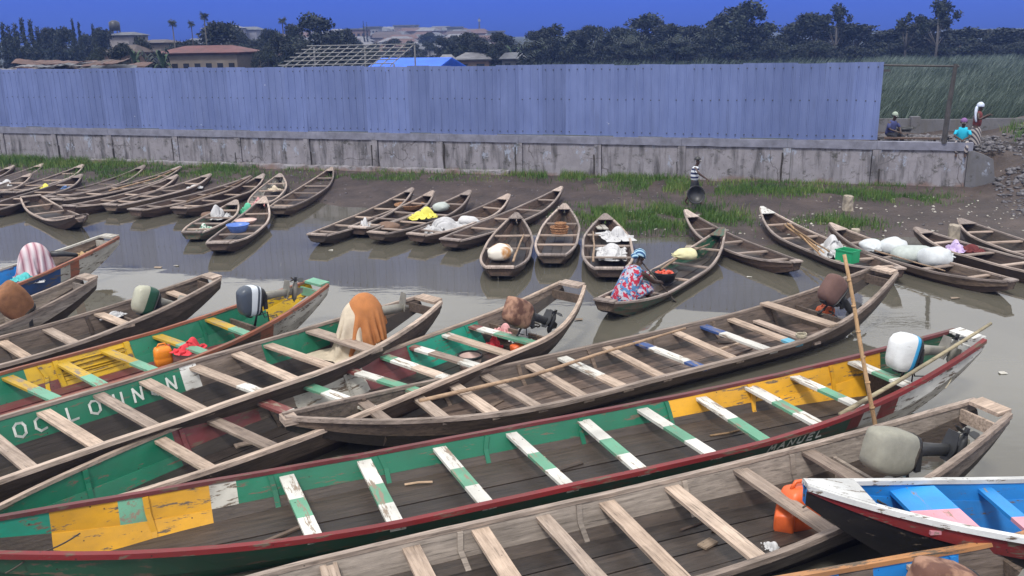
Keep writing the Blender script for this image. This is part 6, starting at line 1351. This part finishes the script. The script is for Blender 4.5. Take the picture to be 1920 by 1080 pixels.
def place(kind, px, top, Y, label, width=None, group=None, cat='tree', base=.4):
    """a tree whose crown tops out at photograph row `top` in column px, at distance Y"""
    t = atd(px, top, Y); H = t.z - base; root = PROTO[kind]
    if kind in used: root = copy_tree(root)
    used.add(kind); root.location = (t.x, Y, base); s = H / 10.0
    sw = s if width is None else (width / FPX * Y) / {'broad1': 8, 'broad2': 9, 'broad3': 7.5, 'sparse': 7.5, 'sparse2': 8.5, 'bush1': 15, 'bush2': 14, 'column': 2.6, 'cypress': 1.4, 'palm': 2.3, 'palm2': 2.3, 'oilpalm': 8, 'raffia': 11, 'banana': 9}[kind]
    root.scale = (sw, sw, s * (1.0)); root.rotation_euler = (0, 0, rnd.uniform(0, 6.28)); tag(root, label, cat, group); return root
TL = 'trees of the dark treeline beyond the reeds'; TT = 'trees around the town'
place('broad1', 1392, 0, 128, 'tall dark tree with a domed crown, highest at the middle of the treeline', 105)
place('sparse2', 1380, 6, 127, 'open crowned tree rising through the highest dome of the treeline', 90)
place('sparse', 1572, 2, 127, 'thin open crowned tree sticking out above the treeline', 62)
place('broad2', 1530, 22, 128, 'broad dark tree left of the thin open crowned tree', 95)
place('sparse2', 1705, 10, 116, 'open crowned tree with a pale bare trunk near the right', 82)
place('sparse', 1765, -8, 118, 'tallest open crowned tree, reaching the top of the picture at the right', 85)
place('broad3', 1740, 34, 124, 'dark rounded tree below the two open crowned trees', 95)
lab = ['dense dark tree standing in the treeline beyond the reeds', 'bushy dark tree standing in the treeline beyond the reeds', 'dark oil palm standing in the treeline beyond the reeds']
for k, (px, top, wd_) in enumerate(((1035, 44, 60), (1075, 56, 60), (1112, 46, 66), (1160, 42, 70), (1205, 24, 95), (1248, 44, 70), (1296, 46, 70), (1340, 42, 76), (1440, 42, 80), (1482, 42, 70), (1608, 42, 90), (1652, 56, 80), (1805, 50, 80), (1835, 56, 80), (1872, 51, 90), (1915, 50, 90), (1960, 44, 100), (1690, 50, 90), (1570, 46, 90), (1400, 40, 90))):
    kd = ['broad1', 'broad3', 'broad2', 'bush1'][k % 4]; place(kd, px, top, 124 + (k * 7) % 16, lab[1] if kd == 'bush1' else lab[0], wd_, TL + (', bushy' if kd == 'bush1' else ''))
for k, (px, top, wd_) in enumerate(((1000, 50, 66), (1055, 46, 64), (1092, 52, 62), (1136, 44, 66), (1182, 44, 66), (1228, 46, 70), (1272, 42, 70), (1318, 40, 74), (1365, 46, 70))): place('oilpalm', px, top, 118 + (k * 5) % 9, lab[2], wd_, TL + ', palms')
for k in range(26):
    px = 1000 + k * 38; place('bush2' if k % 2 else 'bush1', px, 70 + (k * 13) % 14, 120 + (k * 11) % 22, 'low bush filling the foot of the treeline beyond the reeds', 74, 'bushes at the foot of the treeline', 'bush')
# left side
for k, (px, top) in enumerate(((4, 44), (14, 50), (27, 46), (40, 36), (56, 39), (68, 52))): place('column', px, top, 112 + 3 * (k % 3), 'dark columnar tree in the clump at the far left', 22, 'columnar trees at the far left')
for k, (px, top, wd_) in enumerate(((15, 60, 60), (95, 50, 60), (118, 54, 50), (160, 55, 50), (190, 50, 46), (450, 60, 60), (480, 66, 60), (505, 52, 50), (545, 48, 60), (622, 56, 50), (645, 52, 46), (105, 70, 70), (150, 75, 60))): place(['bush1', 'broad2', 'bush2'][k % 3], px, top, 125 + (k * 7) % 14, 'dark bushy tree beyond the fence on the left', wd_, 'bushy trees on the left')
for k, (px, top) in enumerate(((134, 37), (147, 43), (173, 47))): place('column', px, top, 118, ['tallest columnar tree left of the water tower', 'middle columnar tree left of the water tower', 'shortest columnar tree left of the water tower'][k], 13)
place('raffia', 205, 44, 96, 'shaggy palm before the water tower', 58); place('raffia', 285, 38, 92, 'large shaggy palm with arching fronds left of the red roof', 72)
place('banana', 246, 64, 90, 'banana plant left of the large shaggy palm', 34, cat='plant'); place('banana', 300, 74, 90, 'banana plant under the large shaggy palm', 34, cat='plant')
place('palm', 322, 33, 108, 'slim palm right of the large shaggy palm', 22); place('palm2', 357, 36, 110, 'small slim palm between two taller palms', 17); place('palm', 381, 19, 108, 'tallest slim coconut palm, above the red roof', 22)
place('broad2', 410, 38, 112, 'broad tree with layered branches behind the red roof', 88); place('palm2', 528, 30, 110, 'slim palm above the bushes left of the large round tree', 22)
place('broad1', 592, 22, 116, 'large round crowned tree above the lattice frame', 80); place('bush2', 520, 66, 104, 'bushy tree under the slim palm above the lattice frame', 70); place('bush1', 570, 72, 104, 'bushy tree right of the slim palm above the lattice frame', 80)
for k, (px, top) in enumerate(((681, 40), (687, 42))): place('cypress', px, top, 250, ['left pencil thin cypress of a pair above the town', 'right pencil thin cypress of a pair above the town'][k], 5)
for k, (px, top, wd_, Y) in enumerate(((862, 54, 44, 150), (845, 66, 40, 150), (898, 64, 44, 150), (930, 68, 40, 140), (800, 60, 34, 230), (820, 62, 30, 230), (765, 92, 34, 130), (870, 74, 50, 128), (690, 84, 50, 128), (730, 94, 40, 120), (655, 80, 40, 120), (475, 80, 60, 115), (640, 90, 60, 112))):
    kd = ['oilpalm', 'broad3', 'bush1'][k % 3]; place(kd, px, top, Y, ['bushy palm among the town roofs', 'rounded dark tree among the town roofs', 'low spreading tree among the town roofs'][k % 3], wd_, 'town trees, ' + ['palms', 'round', 'low'][k % 3])
for k, (px, top, wd_, Y) in enumerate(((180, 78, 50, 88), (222, 80, 44, 86), (262, 72, 50, 100), (330, 70, 46, 120), (352, 74, 44, 120), (425, 82, 60, 108), (498, 78, 54, 100), (545, 82, 60, 100), (610, 86, 60, 98))): place(['bush1', 'broad3', 'bush2'][k % 3], px, top, Y, 'dark bushy tree beyond the fence on the left', wd_, 'bushy trees on the left')
for k, (px, top, wd_, Y) in enumerate(((850, 62, 44, 124), (880, 60, 48, 122), (912, 62, 48, 126), (940, 60, 48, 124), (968, 58, 50, 126), (1010, 56, 56, 128))): place(['oilpalm', 'broad3'][k % 2], px, top, Y, ['bushy palm among the town roofs', 'rounded dark tree among the town roofs'][k % 2], wd_, 'town trees, ' + ['palms', 'round'][k % 2])
for k, (px, top, wd_, Y) in enumerate(((700, 76, 40, 150), (735, 72, 36, 170), (770, 78, 40, 150), (805, 74, 40, 160), (835, 70, 44, 140), (665, 72, 44, 160), (630, 66, 50, 120), (905, 76, 50, 118), (935, 80, 50, 116))): place(['bush1', 'broad3', 'bush2'][k % 3], px, top, Y, ['low spreading tree among the town roofs', 'rounded dark tree among the town roofs', 'low spreading tree among the town roofs'][k % 3], wd_, 'town trees, ' + ['low', 'round', 'low'][k % 3])
place('raffia', 985, 58, 112, 'shaggy palm at the left end of the treeline', 52)
place('banana', 960, 70, 120, 'banana plant at the left end of the treeline', 40, cat='plant')

# ------------------------------------------------------------------ buildings
def house(name, label, px, y_top, y_eave, wpx, Y, wall_m, roof_m, depth=6.0, base=.4, hip=True, windows=0, group=None, cat='house', rz=0.0, over=.4, gable=False):
    """gabled or hipped house: ridge at row y_top, eaves at row y_eave, width wpx pixels, at distance Y"""
    t = atd(px, y_top, Y); zr = t.z; ze = atd(px, y_eave, Y).z; wd = wpx / FPX * Y; base = min(base, ze - 1.5)
    root = empty(name, (t.x, Y, base), rz); tag(root, label, cat, group); hw, hd_ = wd / 2 - over, depth / 2; H = ze - base
    b = MB(); b.box((0, 0, H / 2), (2 * hw, 2 * hd_, H)); b.build('wall', M[wall_m], root)
    b = MB(); r = zr - base; e = over; x, y = hw + e, hd_ + e; tk = .12
    if gable:   # ridge runs away from the viewer
        P = [(-x, -y, H), (x, -y, H), (0, -y, r), (-x, y, H), (x, y, H), (0, y, r)]; b.add(P, [(0, 3, 5, 2), (1, 2, 5, 4)]); b.add([(p[0], p[1], p[2] - tk) for p in P], [(0, 3, 5, 2), (1, 2, 5, 4)]); b.build('roof', M[roof_m], root)
        b = MB(); b.add([(-hw, -hd_ - .01, H - tk), (hw, -hd_ - .01, H - tk), (0, -hd_ - .01, r - .2), (-hw, hd_, H - tk), (hw, hd_, H - tk), (0, hd_, r - .2)], [(0, 1, 2), (3, 4, 5)]); b.build('gable', M[wall_m], root)
    else:
        k = x * (.55 if hip else 1.0); P = [(-x, -y, H), (x, -y, H), (x, y, H), (-x, y, H), (-k, 0, r), (k, 0, r)]; F = [(0, 1, 5, 4), (2, 3, 4, 5), (1, 2, 5), (3, 0, 4)]
        b.add(P, F); b.add([(p[0], p[1], p[2] - tk) for p in P], F); b.build('roof', M[roof_m], root)
    for i in range(windows):
        wx = -hw + (i + .5) * 2 * hw / windows; b = MB(); b.box((wx, -hd_ - .01, H * .55), (min(1.0, hw / windows), .06, min(1.1, H * .4))); w_ = b.build('window', M['window_dark'], root)
        b = MB(); s_ = min(1.0, hw / windows); b.box((wx, -hd_ - .05, H * .55 - min(1.1, H * .4) / 2), (s_ + .2, .1, .08)); b.build('sill', M[wall_m], w_)
    return root
house('school_building', 'long house with a red roof and pillared veranda above the fence', 392, 85, 98, 158, 104, 'wall_cream', 'roof_red', 7, windows=7, rz=-.1)
house('house', 'small gabled house under a bright blue tarpaulin roof', 780, 108, 130, 142, 74, 'wall_ochre', 'tarp_blue', 6, hip=False, rz=-.35, windows=2)
house('house', 'house with a pale brown hipped roof right of the blue tarpaulin', 893, 98, 110, 72, 118, 'wall_ochre', 'roof_pale', 6, windows=2, rz=-.15)
house('house', 'pale tin roofed house at the left end of the treeline', 962, 98, 109, 52, 116, 'wall_grey', 'roof_tin', 5, windows=2)
house('house', 'pale house behind the large shaggy palm', 240, 60, 66, 44, 150, 'wall_pale', 'roof_tin', 8, windows=2)
house('house', 'low house with a rusty roof left of the red roof', 240, 84, 98, 60, 98, 'wall_ochre', 'roof_brown', 6, windows=2)
house('house', 'cream wall house behind the banana plants', 300, 74, 80, 50, 130, 'wall_cream', 'roof_brown', 8, windows=2)
house('house', 'white house high among the trees above the red roof', 420, 47, 53, 66, 260, 'wall_white', 'roof_pale', 10, windows=4)
house('house', 'wide pale building behind the broad layered tree', 470, 50, 56, 40, 270, 'wall_white', 'roof_tin', 10, windows=3)
house('house', 'small white shed right of the blue tarpaulin roof', 838, 102, 112, 30, 86, 'wall_white', 'roof_pale', 4, windows=1)
# rusty sheds at the left behind the fence: loose roof sheets
shed = empty('shed_roofs', (at(95, 118, 3.9).x, at(95, 118, 3.9).y, 0)); tag(shed, 'jumble of rusty and pale tin shed roofs behind the left part of the fence', 'shed')
for k in range(26):
    b = MB(); w_, l_ = rnd.uniform(1.5, 3.4), rnd.uniform(.8, 1.6); n_ = 10
    rows = [[(-w_ / 2 + w_ * i / n_, y, .035 * (i % 2) + .05 * math.sin(i * .7 + k)) for i in range(n_ + 1)] for y in (-l_ / 2, l_ / 2)]
    b.loft([[r0, r1, (r1[0], r1[1], r1[2] - .03), (r0[0], r0[1], r0[2] - .03)] for r0, r1 in zip(*rows)]); o = b.build('roof_sheet', M[rnd.choice(['roof_rust', 'roof_pale', 'roof_tin', 'roof_rust', 'roof_brown'])], shed)
    o.location = (rnd.uniform(-4.6, 4.6), rnd.uniform(-2, 6), 3.55 + rnd.uniform(-.15, .35)); o.rotation_euler = (rnd.uniform(.0, .25), rnd.uniform(-.12, .12), rnd.uniform(-.3, .3))
b = MB(); b.box((0, 2, 1.7), (9.6, 7, 3.3)); b.build('wall', M['wall_ochre'], shed)
# lattice of poles
lt = empty('lattice_frame', (at(640, 110, 4.0).x, at(640, 110, 4.0).y, 0), .1); tag(lt, 'bare lattice of pale poles for an unfinished roof above the fence', 'frame')
for i in range(12):
    b = MB(); x = -3.6 + i * .62; b.tube([(x, -2.2, 3.55), (x + 1.5, 2.6, 4.75)], .035, 5); b.build('rafter', M['lattice_pale'], lt)
for j in range(6):
    b = MB(); y = -2 + j * .9; z = 3.6 + (y + 2.2) * .25; b.tube([(-3.9 + (y + 2.2) * .31, y, z + .05), (3.4 + (y + 2.2) * .31, y, z + .05)], .035, 5); b.build('purlin', M['lattice_pale'], lt)
for x in (-3.4, 0, 3.4):
    for y in (-2, 2.4): b = MB(); b.tube([(x + (y + 2.2) * .31, y, 0), (x + (y + 2.2) * .31, y, 3.6 + (y + 2.2) * .25)], .06, 6); b.build('post', M['lattice_pale'], lt)
# water tower and radio mast
wt = empty('water_tower', (atd(216, 60, 150).x, 150, .4)); tag(wt, 'dark water tank on a slim tower at the left', 'tower'); zt_ = atd(216, 38, 150).z - .4
b = MB(); lathe(b, [(.001, zt_ - 1.6), (.8, zt_ - 1.6), (.85, zt_ - .9), (.8, zt_ - .3), (.3, zt_), (.001, zt_)], 14); b.build('tank', M['black_rubber'], wt, True)
for x in (-.7, .7):
    for y in (-.7, .7): b = MB(); b.tube([(x, y, 0), (x * .8, y * .8, zt_ - 1.6)], .09, 6); b.build('leg', M['steel_grey'], wt)
ms = empty('radio_mast', (atd(899, 60, 420).x, 420, 8)); tag(ms, 'slim radio mast above the town', 'mast'); zt_ = atd(899, 33, 420).z - 8
b = MB(); b.tube([(0, 0, 0), (0, 0, zt_)], [.45, .2], 6); b.build('pole', M['steel_grey'], ms)
b = MB(); b.box((0, 0, zt_ - 1.2), (1.1, 1.1, 1.0)); b.build('antenna', M['lattice_pale'], ms)
# the town on the hill
def flat_block(label, px, y0, wpx, Y, wall_m, storeys):
    t = atd(px, y0, Y); wd = wpx / FPX * Y; z0 = hill_z(t.x, Y) - .5; H = t.z - z0; root = empty('apartment_building', (t.x, Y, z0)); tag(root, label, 'building')
    b = MB(); b.box((0, 0, H / 2), (wd, 10, H)); b.build('wall', M[wall_m], root); b = MB(); b.box((0, 0, H + .2), (wd + .8, 10.8, .4)); b.build('roof', M['roof_tin'], root)
    for r_ in range(storeys):
        for c_ in range(4): b = MB(); b.box((-wd / 2 + (c_ + .5) * wd / 4, -5.02, H - 1.8 - r_ * 3), (wd / 8, .1, 1.3)); b.build('window', M['window_dark'], root)
flat_block('big pale building on the town hill left of the radio mast', 762, 49, 40, 380, 'wall_pale', 2)
flat_block('square grey building on the town hill right of the radio mast', 853, 52, 26, 360, 'wall_grey', 2)
flat_block('brown building with dark openings beside the two cypresses', 672, 56, 34, 300, 'wall_ochre', 3)
flat_block('pale block beside the two cypresses on the hill crest', 700, 52, 24, 340, 'wall_white', 2)
flat_block('pale low block at the right end of the town', 930, 60, 30, 320, 'wall_white', 2)
for k in range(105):
    px = 590 + 350 * rnd.random() if k < 85 else 380 + 220 * rnd.random(); Y = 190 + 210 * rnd.random(); x = (px - 960) / FPX * Y
    z0 = hill_z(x, Y) - .3; zr = z0 + rnd.uniform(2.8, 4.2); y_t = 540 - FPX * math.tan(math.atan2(zr - CAM_H, Y) + PITCH)
    root = empty('far_house', (x, Y, z0), rnd.uniform(-.5, .5)); tag(root, 'small far house crowded on the hillside of the town', 'house', 'houses crowded on the town hill')
    wd, dp, H = rnd.uniform(5, 10), rnd.uniform(5, 8), rnd.uniform(2.2, 2.8)
    b = MB(); b.box((0, 0, H / 2), (wd, dp, H)); b.build('wall', M[rnd.choice(['wall_pale', 'wall_cream', 'wall_ochre', 'wall_grey', 'wall_white'])], root)
    b = MB(); x_, y_ = wd / 2 + .4, dp / 2 + .4; b.add([(-x_, -y_, H), (x_, -y_, H), (x_, y_, H), (-x_, y_, H), (-x_ * .8, 0, H + 1.2), (x_ * .8, 0, H + 1.2)], [(0, 1, 5, 4), (2, 3, 4, 5), (1, 2, 5), (3, 0, 4), (3, 2, 1, 0)]); b.build('roof', M[rnd.choice(['roof_rust', 'roof_tin', 'roof_pale', 'roof_brown', 'roof_tin', 'roof_pale'])], root)

# ------------------------------------------------------------------ air
b = MB(); b.box((-60, 265, 17.5), (900, 700, 40.0)); hz = b.build('haze', M['water']); hz['kind'] = 'stuff'
m = bpy.data.materials.new('haze'); m.use_nodes = True; t = m.node_tree; t.nodes.clear(); om = t.nodes.new('ShaderNodeOutputMaterial'); pv = t.nodes.new('ShaderNodeVolumePrincipled')
pv.inputs['Color'].default_value = (0.25, 0.40, 0.95, 1); pv.inputs['Density'].default_value = 0.0007; pv.inputs['Anisotropy'].default_value = 0.0; t.links.new(pv.outputs[0], om.inputs['Volume'])
hz.data.materials.clear(); hz.data.materials.append(m)
